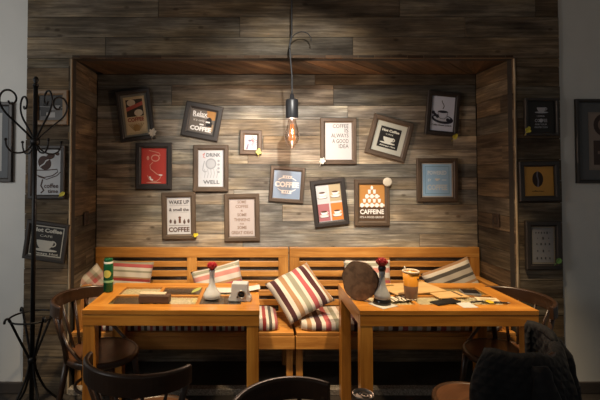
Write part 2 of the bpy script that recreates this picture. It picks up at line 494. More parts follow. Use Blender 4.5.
# bleached end-grain strips along the niche's front corners, and the speckled stone sill on the floor
mb = MB(); mb.box((XL - 0.004, -0.004, ZT / 2), (0.008, 0.01, ZT - 0.01), col=(1.5, 1.4, 1.25)); o = obj('trim_1', mb, W_WALL); o['kind'] = 'structure'
mb = MB(); mb.box((XR + 0.004, -0.004, ZT / 2), (0.008, 0.01, ZT - 0.01), col=(1.5, 1.4, 1.25)); o = obj('trim_2', mb, W_WALL); o['kind'] = 'structure'
struct_box('trim_3', (XL + 0.002, -0.02, 0), (XR - 0.002, 0.04, 0.042), gravel_mat(), 0.004)

# ------------------------------------------------------------------ lettering and drawings on flat things
_text_cache = {}


def text_geo(s, bold=0.0):
    cu = bpy.data.curves.new('txt', 'FONT'); cu.body = s; cu.size = 1; cu.resolution_u = 2; cu.offset = bold
    o = bpy.data.objects.new('txt', cu); COL.objects.link(o)
    dg = bpy.context.evaluated_depsgraph_get(); dg.update()
    me = bpy.data.meshes.new_from_object(o.evaluated_get(dg))
    vs = [v.co.copy() for v in me.vertices]; fs = [tuple(p.vertices) for p in me.polygons]
    bpy.data.objects.remove(o); bpy.data.curves.remove(cu); bpy.data.meshes.remove(me)
    x0 = min(v.x for v in vs); x1 = max(v.x for v in vs); y0 = min(v.y for v in vs); y1 = max(v.y for v in vs)
    return [((v.x - x0) / (x1 - x0), (v.y - y0) / (y1 - y0)) for v in vs], fs


class Art:
    """flat shapes and letters on a W x H sheet; coordinates run 0..1 across and up"""

    def __init__(self, W, H, z):
        self.W, self.H, self.z = W, H, z; self.l, self.d = [], MB(); self.cols = []; self.layer = 0

    def mi(self, c):
        if c not in self.cols: self.cols.append(c)
        return self.cols.index(c)

    def zz(self):
        self.layer += 1; return self.z + 0.00012 * self.layer

    def P(self, x, y): return ((x - 0.5) * self.W, (y - 0.5) * self.H)

    def text(self, s, cx, cy, w, h, c, bold=0.02, rot=0):
        vs, fs = text_geo(s, bold); z = self.zz(); m = self.mi(c); l = MB(); self.l.append(l); base = 0; ca, sa = math.cos(R(rot)), math.sin(R(rot))
        for x, y in vs:
            px, py = (x - .5) * w * self.W, (y - .5) * h * self.H
            ox, oy = self.P(cx, cy)
            l.av((ox + px * ca - py * sa, oy + px * sa + py * ca, z))
        for f in fs: l.face([base + i for i in f], [(0, 0)] * len(f), m)

    def poly(self, pts, c):
        z = self.zz(); ids = [self.d.av((*self.P(x, y), z)) for x, y in pts]
        self.d.face(ids, [(0, 0)] * len(ids), self.mi(c))

    def rect(self, cx, cy, w, h, c): self.poly([(cx - w / 2, cy - h / 2), (cx + w / 2, cy - h / 2), (cx + w / 2, cy + h / 2), (cx - w / 2, cy + h / 2)], c)

    def border(self, cx, cy, w, h, t, c):
        tx, ty = t, t * self.W / self.H
        self.rect(cx, cy + h / 2 - ty / 2, w, ty, c); self.rect(cx, cy - h / 2 + ty / 2, w, ty, c)
        self.rect(cx - w / 2 + tx / 2, cy, tx, h, c); self.rect(cx + w / 2 - tx / 2, cy, tx, h, c)

    def ell(self, cx, cy, rx, ry, c, rot=0, a0=0, a1=360, n=22):
        ca, sa = math.cos(R(rot)), math.sin(R(rot)); k = self.W / self.H; pts = []
        for i in range(n):
            t = R(a0 + (a1 - a0) * i / (n if a1 - a0 == 360 else n - 1))
            x, y = rx * math.cos(t), ry * math.sin(t) / k
            pts.append((cx + x * ca - y * sa, cy + (x * sa + y * ca) * k))
        self.poly(pts, c)

    def line(self, pts, w, c):
        k = self.W / self.H; z = self.zz(); m = self.mi(c); a = []
        for i, (x, y) in enumerate(pts):
            p, q = pts[max(i - 1, 0)], pts[min(i + 1, len(pts) - 1)]
            dx, dy = q[0] - p[0], (q[1] - p[1]) / k; l = math.hypot(dx, dy) or 1
            nx, ny = -dy / l * w / 2, dx / l * w / 2
            a.append((self.d.av((*self.P(x + nx, y + ny * k), z)), self.d.av((*self.P(x - nx, y - ny * k), z))))
        for (p, q), (r_, s) in zip(a, a[1:]): self.d.face((p, q, s, r_), [(0, 0)] * 4, m)

    def cup(self, cx, cy, w, c, saucer=None, inside=None, handle=True):
        """side view of a coffee cup about w wide"""
        k = self.W / self.H
        pts = [(cx + math.cos(R(a)) * w / 2, cy + math.sin(R(a)) * w * 0.55 * k) for a in range(180, 361, 15)]
        pts = [(cx - w / 2, cy)] + [(x, y) for x, y in pts] + [(cx + w / 2, cy)]
        if handle:
            self.line([(cx + w * 0.42 + math.cos(R(a)) * w * 0.2, cy - w * 0.16 * k + math.sin(R(a)) * w * 0.15 * k) for a in range(-100, 101, 20)], w * 0.07, c)
        self.poly(pts[1:-1], c)
        if inside: self.ell(cx, cy, w / 2, w * 0.09, inside)
        if saucer: self.ell(cx, cy - w * 0.55 * k, w * 0.75, w * 0.09, saucer)

    def steam(self, cx, cy, h, w, c):
        self.line([(cx + math.sin(t * 5) * w * 1.6, cy + h * t) for t in [i / 12 for i in range(13)]], w, c)

    def build(self, parent, matname):
        ms = [plain('ink_%d_%d_%d' % tuple(int(x * 99) for x in c), c, rough=0.6, noise=0.03, spec=0.3) for c in self.cols]
        for l in self.l: obj('lettering', l, ms, parent, recalc=False)
        if self.d.f: obj('drawing', self.d, ms, parent, recalc=False)


BK, WH, BR = (0.015, 0.013, 0.012), (0.80, 0.78, 0.74), (0.09, 0.04, 0.02)


def ring(mb, W, H_, bw, d, z0=0.0):
    """mitred picture frame moulding, front towards +z"""
    prof = [(0, z0), (0, d * 0.8), (bw * 0.12, d), (bw * 0.7, d), (bw * 0.85, d * 0.8), (bw, d * 0.72), (bw, z0)]
    cor = [(-1, -1), (1, -1), (1, 1), (-1, 1)]
    o = rnd.random() * 9
    for k in range(4):
        c0, c1 = cor[k], cor[(k + 1) % 4]
        rows = []
        for (i_, z) in prof:
            rows.append([mb.av((c[0] * (W / 2 - i_), c[1] * (H_ / 2 - i_), z)) for c in (c0, c1)])
        L_ = W if k % 2 == 0 else H_
        for j in range(len(prof)):
            a, b = rows[j], rows[(j + 1) % len(rows)]
            v0, v1 = j * bw / 6, (j + 1) * bw / 6
            mb.face((a[0], a[1], b[1], b[0]), [(o + k * 2, v0), (o + k * 2 + L_, v0), (o + k * 2 + L_, v1), (o + k * 2, v1)])


def picture(label, u, v, wpx, hpx, roll, plane, frame_mat, border, paper, paint, mat_col=None, mat_px=0, inner=None, group=None):
    """a framed print hung on the wall plane at depth `plane`; sizes measured on the photo"""
    c = onY(u, v, plane); s = (plane - CY) / FPX
    W, H_ = wpx * s, hpx * s; bw = border * s
    t = thing('picture_frame', label, 'framed print', (c.x, plane - 0.001, c.z), (R(90), R(-roll), 0), group)
    mb = MB(); ring(mb, W, H_, bw, 0.024); obj('frame', mb, frame_mat, t, weld=True)
    mb = MB(); mb.box((0, 0, 0.004), (W - bw, H_ - bw, 0.006)); obj('backing_board', mb, plain('backing_card', (0.2, 0.15, 0.1), 0.9), t)
    iw, ih = W - 2 * bw + 0.004, H_ - 2 * bw + 0.004
    z = 0.0075
    if mat_col:
        m_ = plain('mount_%d_%d_%d' % tuple(int(x * 99) for x in mat_col), mat_col, 0.8, noise=0.04)
        mb = MB(); mb.box((0, 0, z), (iw, ih, 0.0015)); obj('mount', mb, m_, t)
        iw -= 2 * mat_px * s; ih -= 2 * mat_px * s; z += 0.0015
    m_ = plain('paper_%d_%d_%d' % tuple(int(x * 99) for x in paper), paper, 0.55, noise=0.04, spec=0.35)
    mb = MB(); mb.box((0, 0, z), (iw, ih, 0.001)); p = obj('poster', mb, m_, t)
    a = Art(iw, ih, z + 0.0006); paint(a); a.build(p, label)
    return t


def p_vintage(a):
    a.rect(.5, .5, .88, .9, (0.62, 0.50, 0.30)); a.rect(.5, .70, .8, .46, (0.05, 0.04, 0.03))
    a.ell(.36, .84, .2, .09, (0.62, 0.55, 0.42)); a.ell(.66, .56, .2, .09, (0.62, 0.55, 0.42))
    a.poly([(.1, .62), (.9, .76), (.9, .86), (.1, .72)], (0.42, 0.10, 0.07))
    a.text('COFFEE', .5, .39, .78, .11, (0.30, 0.05, 0.035), .04)
    for i in range(9):
        x = -.36 + i * .09; a.line([(.5 + x * .25, .08), (.5 + x, .28)], .025, (0.28, 0.17, 0.06))
    a.ell(.5, .17, .16, .09, (0.36, 0.22, 0.08))


def p_relax(a):
    a.poly([(.68, .6), (.98, .62), (.98, .98), (.62, .98)], (0.40, 0.20, 0.06)); a.rect(.86, .28, .2, .3, (0.32, 0.22, 0.13))
    a.text('Relax', .38, .80, .56, .22, WH, .02, 3)
    a.line([(.12, .66), (.3, .69), (.6, .67), (.74, .7)], .02, WH)
    a.text("it's only", .38, .52, .44, .13, (.6, .56, .5), .01)
    a.text('COFFEE', .49, .18, .82, .2, WH, .05)
    a.ell(.76, .58, .1, .13, BK); a.rect(.78, .42, .22, .2, BK); a.rect(.72, .5, .16, .06, WH); a.rect(.5, .36, .16, .06, WH)


def p_red(a):
    ln = (0.60, 0.28, 0.20)
    a.line([(.3, .93), (.5, .9), (.7, .86), (.74, .8), (.55, .75), (.5, .68)], .025, ln)
    a.ell(.55, .72, .17, .1, ln); a.ell(.55, .72, .13, .07, (0.47, 0.045, 0.03)); a.ell(.26, .72, .05, .06, ln)
    a.line([(.45, .6), (.34, .52), (.36, .42), (.52, .33), (.62, .27), (.8, .24)], .03, ln)
    a.line([(.25, .24), (.3, .14), (.42, .08), (.6, .08), (.72, .14), (.78, .24)], .03, ln)
    a.line([(.33, .21), (.38, .13), (.46, .11)], .06, WH); a.ell(.76, .25, .08, .015, WH)
    a.ell(.5, .045, .3, .018, ln)


def p_sketch(a):
    g = (0.12, 0.13, 0.14); g2 = (0.32, 0.34, 0.36)
    a.line([(.18, .86), (.26, .92), (.2, .8), (.28, .78)], .03, (0.5, .15, .13)); a.text('DRINK', .6, .86, .56, .1, g, .03)
    a.ell(.5, .62, .21, .15, g2, -35); a.ell(.5, .62, .16, .11, (0.45, .47, .49), -35)
    a.line([(.25, .7), (.2, .55), (.18, .45), (.25, .4), (.34, .42)], .035, g2)
    for i in range(5):
        a.line([(.25 + i * .12, .48), (.28 + i * .12, .36), (.24 + i * .12, .24)], .02, g2)
    for i in range(4): a.ell(.8, .7 - i * .1, .05, .03, g2)
    a.text('WELL', .52, .13, .64, .1, g, .02)


def p_rays(a):
    for i in range(9):
        t = R(-70 + i * 18); a.line([(.5 + .12 * math.cos(t), .5 + .1 * math.sin(t)), (.5 + .48 * math.cos(t), .5 + .44 * math.sin(t))], .06, (0.50, .15, .17) if i > 4 else (.3, .27, .33))
    a.ell(.42, .62, .13, .08, (.16, .16, .22)); a.poly([(.12, .05), (.3, .05), (.36, .4), (.25, .4)], (.2, .18, .25))


def p_wake(a):
    a.text('WAKE UP', .5, .86, .84, .11, (.06, .05, .05), .03); a.line([(.1, .77), (.9, .77)], .012, (.2, .2, .2))
    a.text('& smell the', .5, .66, .82, .09, (.07, .06, .06), .03); a.line([(.1, .58), (.9, .58)], .01, (.3, .3, .3))
    for i, x in enumerate((.15, .33, .53, .72, .89)):
        if i == 2: a.rect(x, .36, .09, .12, (.12, .05, .03)); a.ell(x, .45, .06, .03, (.12, .05, .03))
        else: a.ell(x, .33 + (.02 if i % 2 == 0 else 0), .05, .055, (.10, .06, .05)); a.rect(x, .39, .03, .03, (.1, .06, .05))
    a.line([(.08, .24), (.92, .24)], .015, (.15, .12, .1)); a.text('COFFEE', .5, .13, .86, .13, (.09, .045, .03), .03)


def p_ideas(a):
    c = (.24, .17, .13)
    for s, y, w in (('SOME', .91, .34), ('COFFEE', .79, .5), ('&', .68, .1), ('SOME', .57, .36), ('THINKING', .44, .62), ('FOR', .33, .16), ('SOME', .235, .36), ('GREAT IDEAS', .1, .84)):
        a.text(s, .5, y, w, .085 if s not in ('&', 'FOR') else .05, c, .03)


def p_badge(a):
    a.ell(.5, .5, .42, .27, WH); a.ell(.5, .5, .39, .24, (0.25, .32, .42)); a.rect(.5, .5, 1.0, .30, (0.25, .32, .42))
    a.rect(.5, .76, .34, .1, WH); a.rect(.5, .24, .36, .12, WH); a.text('COFFEE', .5, .5, .88, .2, WH, .05)
    for x in (.42, .5, .58): a.rect(x, .76, .05, .04, (.25, .32, .42)); a.rect(x, .24, .05, .05, (.25, .32, .42))


def p_idea(a):
    c = (.03, .03, .03)
    a.text('COFFEE', .59, .90, .58, .10, c, .0)
    for s, w, y in (('IS', .14, .78), ('ALWAYS', .64, .65), ('A GOOD', .6, .50), ('IDEA', .36, .365)): a.text(s, .88 - w / 2, y, w, .105, c, .0)


def p_four(a):
    for x, y, c in ((.24, .76, (.52, .54, .54)), (.76, .76, (.44, .36, .22)), (.24, .25, (.38, .14, .15)), (.76, .25, (.62, .20, .045))):
        a.rect(x, y, .46, .46, c); a.cup(x, y + .02, .26, WH, saucer=(.6, .58, .54), inside=BR); a.ell(x, y - .12, .2, .025, (.1, .07, .06)); a.ell(x, y - .11, .17, .02, WH)


def p_caff(a):
    a.rect(.5, .19, 1, .38, (0.075, .042, .022))
    for r_, n in enumerate((5, 4, 3, 2, 1)):
        for i in range(n):
            x = .5 + (i - (n - 1) / 2) * .19; y = .43 + r_ * .12
            if r_ == 3: a.poly([(x - .045, y - .05), (x + .045, y - .05), (x + .055, y + .06), (x - .055, y + .06)], WH)
            elif r_ == 1: a.poly([(x - .04, y - .05), (x + .04, y - .05), (x + .065, y + .05), (x - .065, y + .05)], WH)
            elif r_ == 4: a.ell(x, y - .01, .05, .055, WH)
            else: a.ell(x, y, .07, .06, WH); a.ell(x + .08, y, .03, .025, WH)
    a.text('CAFFEINE', .5, .255, .92, .13, WH, .03); a.text("IT'S A FOOD GROUP", .5, .11, .92, .06, (.6, .55, .5), .03)


def hot(a, fg, bg):
    a.text('Hot Coffee', .5, .84, .84, .13, fg, .05, 0); a.text('CAFE', .48, .66, .36, .07, fg, 0)
    a.cup(.47, .52, .5, fg, saucer=fg)
    a.text('Always Hot', .5, .1, .78, .09, fg, .03)


def p_hot(a): a.rect(.5, .5, 1, 1, BK); hot(a, (.62, .62, .53), BK)


def p_hotdark(a): a.border(.5, .5, .96, .96, .035, (.42, .40, .34)); hot(a, (.48, .46, .40), BK)


def p_cup(a):
    d = (.02, .022, .035)
    a.ell(.52, .35, .46, .13, d, -6); a.ell(.5, .38, .36, .09, (.48, .53, .64), -6); a.cup(.52, .56, .42, (.55, .61, .74), inside=d)
    a.line([(.31, .56), (.34, .42), (.44, .36), (.6, .36), (.7, .42), (.73, .56)], .02, d); a.steam(.5, .64, .24, .03, d)
    for x, y in ((.12, .52), (.2, .46), (.3, .42), (.85, .32), (.74, .34)): a.ell(x, y, .07, .05, d, 35)
    a.text('Coffee House Lounge', .5, .17, .84, .06, d, .03)


def p_blue(a):
    c = (.74, .84, .92)
    a.border(.5, .5, .84, .86, .012, (.12, .25, .36)); a.text('POWERED', .5, .73, .66, .13, c, .04); a.text('BY', .24, .5, .12, .08, c, .03)
    a.cup(.5, .55, .16, WH); a.text('COFFEE', .5, .27, .7, .18, (.62, .7, .76), .05); a.rect(.74, .5, .16, .03, c)


def p_bean(a):
    d = (.045, .018, .012)
    a.ell(.42, .70, .22, .16, d, 35); a.line([(.26, .62), (.4, .68), (.46, .74), (.6, .79)], .04, (.5, .5, .5)); a.ell(.62, .84, .16, .06, d, 20); a.ell(.86, .9, .08, .04, d, -20)
    a.line([(.05, .52), (.12, .44), (.4, .38), (.7, .42), (.88, .5), (.86, .56), (.5, .54), (.06, .54)], .035, d)
    a.line([(.2, .4), (.5, .34), (.85, .42), (.98, .5)], .03, d); a.line([(.36, .34), (.3, .2), (.4, .1), (.3, .04)], .05, d)
    a.text('coffee', .66, .2, .5, .1, d, .02, 0); a.text('time', .72, .08, .36, .08, d, .02)


def p_cafe(a):
    a.rect(.5, .7, 1, .6, (.05, .05, .05)); a.rect(.5, .2, 1, .4, (.16, .155, .15)); a.rect(.32, .38, .44, .42, (.06, .06, .06))
    a.rect(.7, .5, .34, .18, (.28, .27, .26)); a.ell(.3, .62, .1, .08, (.02, .02, .02)); a.rect(.5, .22, .34, .2, (.42, .41, .4)); a.line([(.0, .56), (1, .5)], .02, (.3, .3, .3))


def p_black(a):
    c = (.40, .40, .44)
    a.cup(.52, .80, .32, c, saucer=c); a.text('I DRINK', .5, .53, .28, .05, c, .02); a.text('COFFEE', .5, .39, .44, .1, c, .02); a.ell(.5, .39, .07, .06, c)
    a.text('FOR YOUR', .5, .27, .42, .05, c, .02); a.text('PROTECTION', .5, .18, .46, .05, c, .02)


def p_onebean(a):
    a.ell(.47, .57, .18, .26, (.03, .017, .012)); a.line([(.47, .83), (.45, .7), (.49, .5), (.47, .31)], .05, (.15, .14, .17)); a.text('coffee bean', .47, .17, .4, .05, (.05, .03, .01), .02)


def p_icons(a):
    r_ = random.Random(3); d = (.045, .045, .05)
    for i, (y, n) in enumerate(((.86, 6), (.70, 3), (.53, 4), (.33, 3), (.12, 4))):
        for k in range(n):
            x = .5 + (k - (n - 1) / 2) * (.8 / n)
            w = r_.uniform(.03, .07)
            if (i + k) % 2: a.rect(x, y, w, w * .9, d)
            else: a.ell(x, y, w * .7, w * .7, d)


def p_retro(a):
    a.rect(.5, .5, .9, .94, (.25, .2, .17)); a.ell(.47, .78, .33, .2, (.05, .03, .025)); a.ell(.47, .78, .2, .12, (.22, .15, .12)); a.rect(.5, .3, .74, .42, (.055, .035, .03)); a.rect(.5, .3, .5, .05, (.2, .14, .12))


def p_left(a): a.rect(.4, .5, .7, .8, (.35, .34, .32)); a.ell(.4, .55, .2, .18, (.1, .09, .08))


BY = NB
F, FB, FK = W_FRAME, W_FRAMEB, W_FRAMEK
CRM = (0.42, 0.41, 0.34)
picture('tilted black frame holding a cream and dark vintage poster with red COFFEE lettering', 135.8, 115.5, 34.5, 51, 7.3, BY, FK, 4.3, (0.50, .40, .24), p_vintage, (.17, .17, .145), 2.6)
picture('small tilted black square frame reading Relax COFFEE in white on a dark print', 202.3, 121.5, 37.5, 35, -10.5, BY, FK, 6, (.13, .11, .09), p_relax)
picture('black frame with a red poster of a line drawn steaming cup', 154.3, 166, 36, 46.5, 0, BY, FK, 5.5, (0.47, .045, .03), p_red)
picture('brown frame with a white poster of a grey pencil sketch headed DRINK', 211, 168.3, 35, 46.5, 0, BY, F, 5, (.56, .58, .60), p_sketch)
picture('tiny dark frame with a pale pink starburst print, smallest on the wall', 250.8, 142.5, 22, 24.5, -1.5, BY, F, 4.8, (.66, .60, .62), p_rays)
picture('brown frame with a white poster reading WAKE UP and smell the COFFEE', 179.2, 215.5, 33.5, 46.5, 1.2, BY, F, 5, (.52, .51, .51), p_wake)
picture('brown frame with a pale pinkish poster of stacked words ending GREAT IDEAS', 242, 217.3, 35, 47, 0.8, BY, F, 5, (.44, .385, .36), p_ideas)
picture('tilted brown square frame with a blue grey poster of a white COFFEE badge', 286.8, 184.5, 34.5, 35.5, -4.2, BY, F, 3.8, (0.25, .32, .42), p_badge)
picture('brown frame with a white poster of black right-aligned words ALWAYS A GOOD IDEA', 338, 141.2, 36, 46.5, 0, BY, F, 4.7, (.50, .50, .50), p_idea)
picture('tilted dark frame with four coloured squares each showing a white cup', 329.3, 202.5, 34.5, 46.5, 6.3, BY, FK, 5, (.56, .56, .56), p_four)
picture('brown frame with an orange poster of a pyramid of white cups reading CAFFEINE', 371.5, 202.5, 35, 46, 0, BY, F, 4.8, (.46, .215, .055), p_caff)
picture('strongly tilted brown square frame with a black Hot Coffee print in a pale green mount', 388.7, 138.2, 40.5, 40.5, -15.3, BY, F, 5, (.5, .5, .42), p_hot, (.46, .46, .385), 5)
picture('slightly tilted black frame with a pale blue print of a steaming cup and beans', 441.8, 114, 32.5, 44, -5.3, BY, FK, 4.6, (.58, .64, .78), p_cup)
picture('dark brown frame with a light blue poster reading POWERED BY COFFEE', 436.5, 180, 40.5, 43.5, 0, BY, F, 4.8, (.36, .58, .80), p_blue, (.56, .52, .48), 1.4)
# on the narrow plank walls either side
picture('brown wooden frame with a dark cafe photograph, topmost behind the coat stand', 51.5, 108, 34.5, 35, 0.5, 0, FB, 5, (.08, .08, .08), p_cafe)
picture('dark frame with a white poster of a brown bean and cup, behind the coat stand', 47.5, 172, 36, 53, 0, 0, FK, 4, (.45, .46, .47), p_bean)
picture('tilted black Hot Coffee frame with a white outline, behind the coat stand', 47, 241, 42, 38.5, -7.5, 0, FK, 4, (.02, .018, .016), p_hotdark)
picture('black print of a small grey cup, topmost on the right plank strip', 540, 117.2, 33.5, 37.5, 0, 0, FK, 3, (.012, .012, .014), p_black)
picture('black frame with an orange yellow print of one dark coffee bean', 537.8, 181.2, 40, 39.5, 1, 0, FK, 5.2, (.52, .27, .055), p_onebean)
picture('dark brown frame with a pale print of tiny icons, on the right strip', 542, 244.8, 35, 48, 0, 0, FK, 5.6, (.22, .22, .23), p_icons, (.25, .225, .18), 1.8)
picture('large black frame with a grey mount and dark retro print on the right plaster wall', 605, 141.2, 61, 84, 0, 0.022, FK, 3.4, (.22, .18, .15), p_retro, (.10, .105, .11), 10)
picture('large black frame with a grey mount cut off by the left edge of the photo', -8, 142, 43.5, 80, 0, 0.022, FK, 4.2, (.4, .4, .38), p_left, (.13, .14, .15), 7)

# ------------------------------------------------------------------ leaves and disc pinned to frame corners


def leaf(label, u, v, plane, size, col, roll, lobes=5, kind='leaf', fold=0.35):
    c = onY(u, v, plane - 0.035); mb = MB(); n = 40; pts = []
    for i in range(n):
        t = 2 * PI * i / n
        r_ = size * (0.62 + 0.38 * abs(math.cos(lobes * t / 2)) ** 1.2) * (0.8 + 0.2 * math.cos(t))
        pts.append((r_ * math.cos(t), r_ * math.sin(t) * 0.85))
    cen = mb.av((0, 0, 0.006)); ids = [mb.av((x, y, 0.003 + abs(y) * fold)) for x, y in pts]
    low = [mb.av((x, y, 0.0015 + abs(y) * fold)) for x, y in pts]; cl = mb.av((0, 0, 0.0045))
    for k in range(n):
        k2 = (k + 1) % n
        mb.face((cen, ids[k], ids[k2]), [(0, 0)] * 3); mb.face((cl, low[k2], low[k]), [(0, 0)] * 3)
        mb.face((ids[k], low[k], low[k2], ids[k2]), [(0, 0)] * 4)
    t = thing('paper_leaf', label, 'leaf ornament', c, (R(90), R(-roll), 0))
    obj('blade', mb, plain('leaf_%d_%d_%d' % tuple(int(x * 99) for x in col), col, 0.7, noise=0.25, scale=60), t)
    st = MB(); st.tube([(-size * .5, 0, 0.0), (-size * .8, -size * .1, -0.003), (-size * 1.15, -size * .22, -0.009)], 0.0016, 6)
    obj('stem', st, plain('leaf_%d_%d_%d' % tuple(int(x * 99) for x in col), col, 0.7), t)
    return t


YEL = (.55, .47, .05)
leaf('pale beige oak leaf ornament at the lower right corner of the vintage poster frame', 152.5, 133.5, BY, .045, (.42, .36, .28), 75, 7)
leaf('yellow leaf ornament at the corner of the tiny starburst print', 258.5, 152.5, BY, .033, (.62, .58, .16), 80, 4)
leaf('yellow leaf ornament at the lower right corner of the WAKE UP frame', 195.2, 235, BY, .026, (.62, .48, .02), 20, 3)
leaf('white leaf ornament at the lower left corner of the ALWAYS A GOOD IDEA frame', 321.8, 161.5, BY, .036, (.62, .64, .56), 60, 6)
leaf('yellow leaf ornament under the blue cup and beans frame', 454.5, 137, BY, .032, YEL, 50, 3)
leaf('mustard leaf ornament at the corner of the white bean poster behind the coat stand', 61.5, 194.5, 0, .026, YEL, 30, 2)
leaf('yellow leaf ornament at the lower left corner of the black cup print', 527.3, 130.5, 0, .030, (.50, .45, .05), 60, 4)
leaf('green leaf ornament at the lower right corner of the tiny icons print', 557.5, 261.5, 0, .028, (.12, .26, .07), 50, 1)
c = onY(387.5, 182, BY - 0.035); mb = MB()
mb.lathe([(0, -0.012), (.026, -0.012), (.034, -.008), (.036, 0), (.034, .006), (.026, .009), (0, .010)], 24)
tag(obj('round_ornament', mb, plain('cream_disc', (.60, .54, .43), .7, noise=.2), loc=c, rot=(R(90), 0, 0)), 'round cream disc stuck on the top right corner of the CAFFEINE frame', 'ornament')

# ------------------------------------------------------------------ wall sockets inside the niche


def socket(label, x, sgn, y, z, s=0.085):
    t = thing('wall_socket', label, 'wall socket', (x, y, z), (R(90), 0, R(90) * sgn))
    mb = MB(); mb.box((0, 0, 0.005), (s, s * 1.15, 0.012)); obj('plate', mb, plain('brown_plastic', (.035, .022, .016), .4), t, bevel=0.004)
    mb = MB(); mb.lathe([(.0, .009), (.022, .009), (.024, .0135), (.028, .0135), (.028, .0115)], 20); obj('socket_well', mb, plain('dark_plastic', (.012, .01, .009), .4), t)


socket('dark brown wall socket on the left side wall of the plank niche', XL + 0.002, 1, 0.26, 1.155)
socket('dark brown wall socket on the right side wall of the plank niche', XR - 0.002, -1, 0.22, 1.145)

# ------------------------------------------------------------------ benches
SZ = 0.415


def bench(name, label, x0, x1, mid):
    t = thing(name, label, 'bench', ((x0 + x1) / 2, 0.2, 0)); hx = (x1 - x0) / 2
    yf, yb = -0.215, 0.276                       # local front and back
    mb = MB()
    for k in range(4):
        mb.box((0, yf + 0.06 + k * 0.112, SZ - 0.0125), (2 * hx - 0.01, 0.108, 0.025))
    obj('seat', mb, W_BENCH, t, bevel=0.004)
    mb = MB(); mb.box((0, yf + 0.02, SZ - 0.07), (2 * hx, 0.03, 0.088)); obj('front_rail', mb, W_BENCH, t, bevel=0.004)
    for s in (-1, 1):
        mb = MB(); mb.box((s * (hx - 0.03), yf + 0.082, SZ / 2 - 0.055), (0.045, 0.045, SZ - 0.115)); obj('leg', mb, W_BENCH, t, bevel=0.003)
        mb = MB(); mb.box((s * (hx - 0.03), yb - 0.03, SZ / 2 - 0.02), (0.045, 0.045, SZ - 0.04)); obj('leg', mb, W_BENCH, t, bevel=0.003)
    pw = 0.078
    for px in [-hx + pw / 2, hx - pw / 2] + [mid]:
        mb = MB(); mb.box((px, yb - 0.02, (SZ + 0.908) / 2 - 0.01), (pw, 0.034, 0.908 - SZ + 0.02)); obj('back_post', mb, W_BENCH, t, bevel=0.004)
    mb = MB(); mb.box((0, yb - 0.024, 0.868), (2 * hx - 0.002, 0.03, 0.078)); obj('top_rail', mb, W_BENCH, t, bevel=0.004)
    for k in range(5):
        mb = MB(); z = 0.776 - k * 0.0752
        mb.box((0, yb - 0.018, z), (2 * hx - 0.02, 0.022, 0.044)); obj('back_slat', mb, W_BENCH, t, bevel=0.003)
    return t


XM = 0.306
bl = bench('bench', 'left honey pine bench with slatted back in the plank niche', XL + 0.012, XM - 0.004, 0.0)
br_ = bench('bench', 'right honey pine bench with slatted back in the plank niche', XM + 0.004, XR - 0.012, 0.0)


def armrest(t, s, hx):
    mb = MB(); mb.box((s * (hx - 0.032), 0.03, 0.665), (0.06, 0.44, 0.035)); obj('armrest', mb, W_BENCH, t, bevel=0.006)
    mb = MB(); mb.box((s * (hx - 0.032), -0.14, (SZ + 0.65) / 2), (0.045, 0.05, 0.65 - SZ)); obj('arm_post', mb, W_BENCH, t, bevel=0.004)


armrest(bl, -1, (XM - 0.004 - XL - 0.012) / 2); armrest(br_, 1, (XR - 0.012 - XM - 0.004) / 2)

# ------------------------------------------------------------------ cushions


def cushion_mesh(w, h, t, n=18, sag=0.0):
    mb = MB()
    for sgn in (1, -1):
        def fn(a, b, sgn=sgn):
            x, y = a * 2 - 1, b * 2 - 1
            e = (max(0, 1 - x ** 4) * max(0, 1 - y ** 4)) ** 0.6
            pin = 1 - 0.05 * (1 - max(abs(x), abs(y)) ** 2 * (1 - min(abs(x), abs(y)) ** 2)) * 0
            k = 1 - 0.06 * (1 - y * y) * abs(x) ** 6; k2 = 1 - 0.06 * (1 - x * x) * abs(y) ** 6
            wr = 0.006 * math.sin(9 * x + 4 * y) * e
            return (x * w / 2 * k, y * h / 2 * k2, sgn * t / 2 * e + wr + sag * x * x)
        mb.grid(fn, n, n, uvfn=lambda a, b: (a * w, b * h))
    return mb.mesh('cushion', [], weld=True)


def cushion(label, center, w, h, t, roll, lean, mat, yaw=0, name='cushion'):
    """upright square cushion: roll about its face normal, lean backwards, facing -Y"""
    me = cushion_mesh(w, h, t); me.materials.append(mat)
    o = obj(name, me, None)
    M = Matrix.Rotation(R(yaw), 4, 'Z') @ Matrix.Rotation(R(90 - lean), 4, 'X') @ Matrix.Rotation(R(roll), 4, 'Z')
    o.matrix_world = Matrix.Translation(center) @ M
    o.rotation_euler = M.to_euler(); o.location = center
    return tag(o, label, 'cushion', 'scatter cushions on the benches')


cushion('pink, red and cream striped cushion left on the left bench, right of the green can', onY(127, 281.5, 0.34), .38, .31, .10, -3, 14, F_PINK2)
cushion('faded plaid cushion in the left corner of the left bench, behind the green can', onY(94, 287.5, 0.25), .25, .25, .09, 38, 14, F_PLAID, yaw=25)
cushion('pink and sage striped cushion tilted behind the left rose vase', onY(219, 285, 0.33), .38, .29, .10, 14, 14, F_PINK)
cushion('large broad striped cushion in maroon, tan and rose leaning where the benches meet', onY(299, 292, 0.20), .37, .37, .13, 33, 46, F_BIG, yaw=-8)
cushion('small sage, cream and rose striped cushion behind the wooden log slice', onY(368, 280, 0.34), .36, .30, .10, 0, 14, F_PINK)
cushion('grey and charcoal striped cushion tilted at the right end of the right bench', onY(452, 282.5, 0.32), .40, .27, .10, 19, 16, F_GREY)


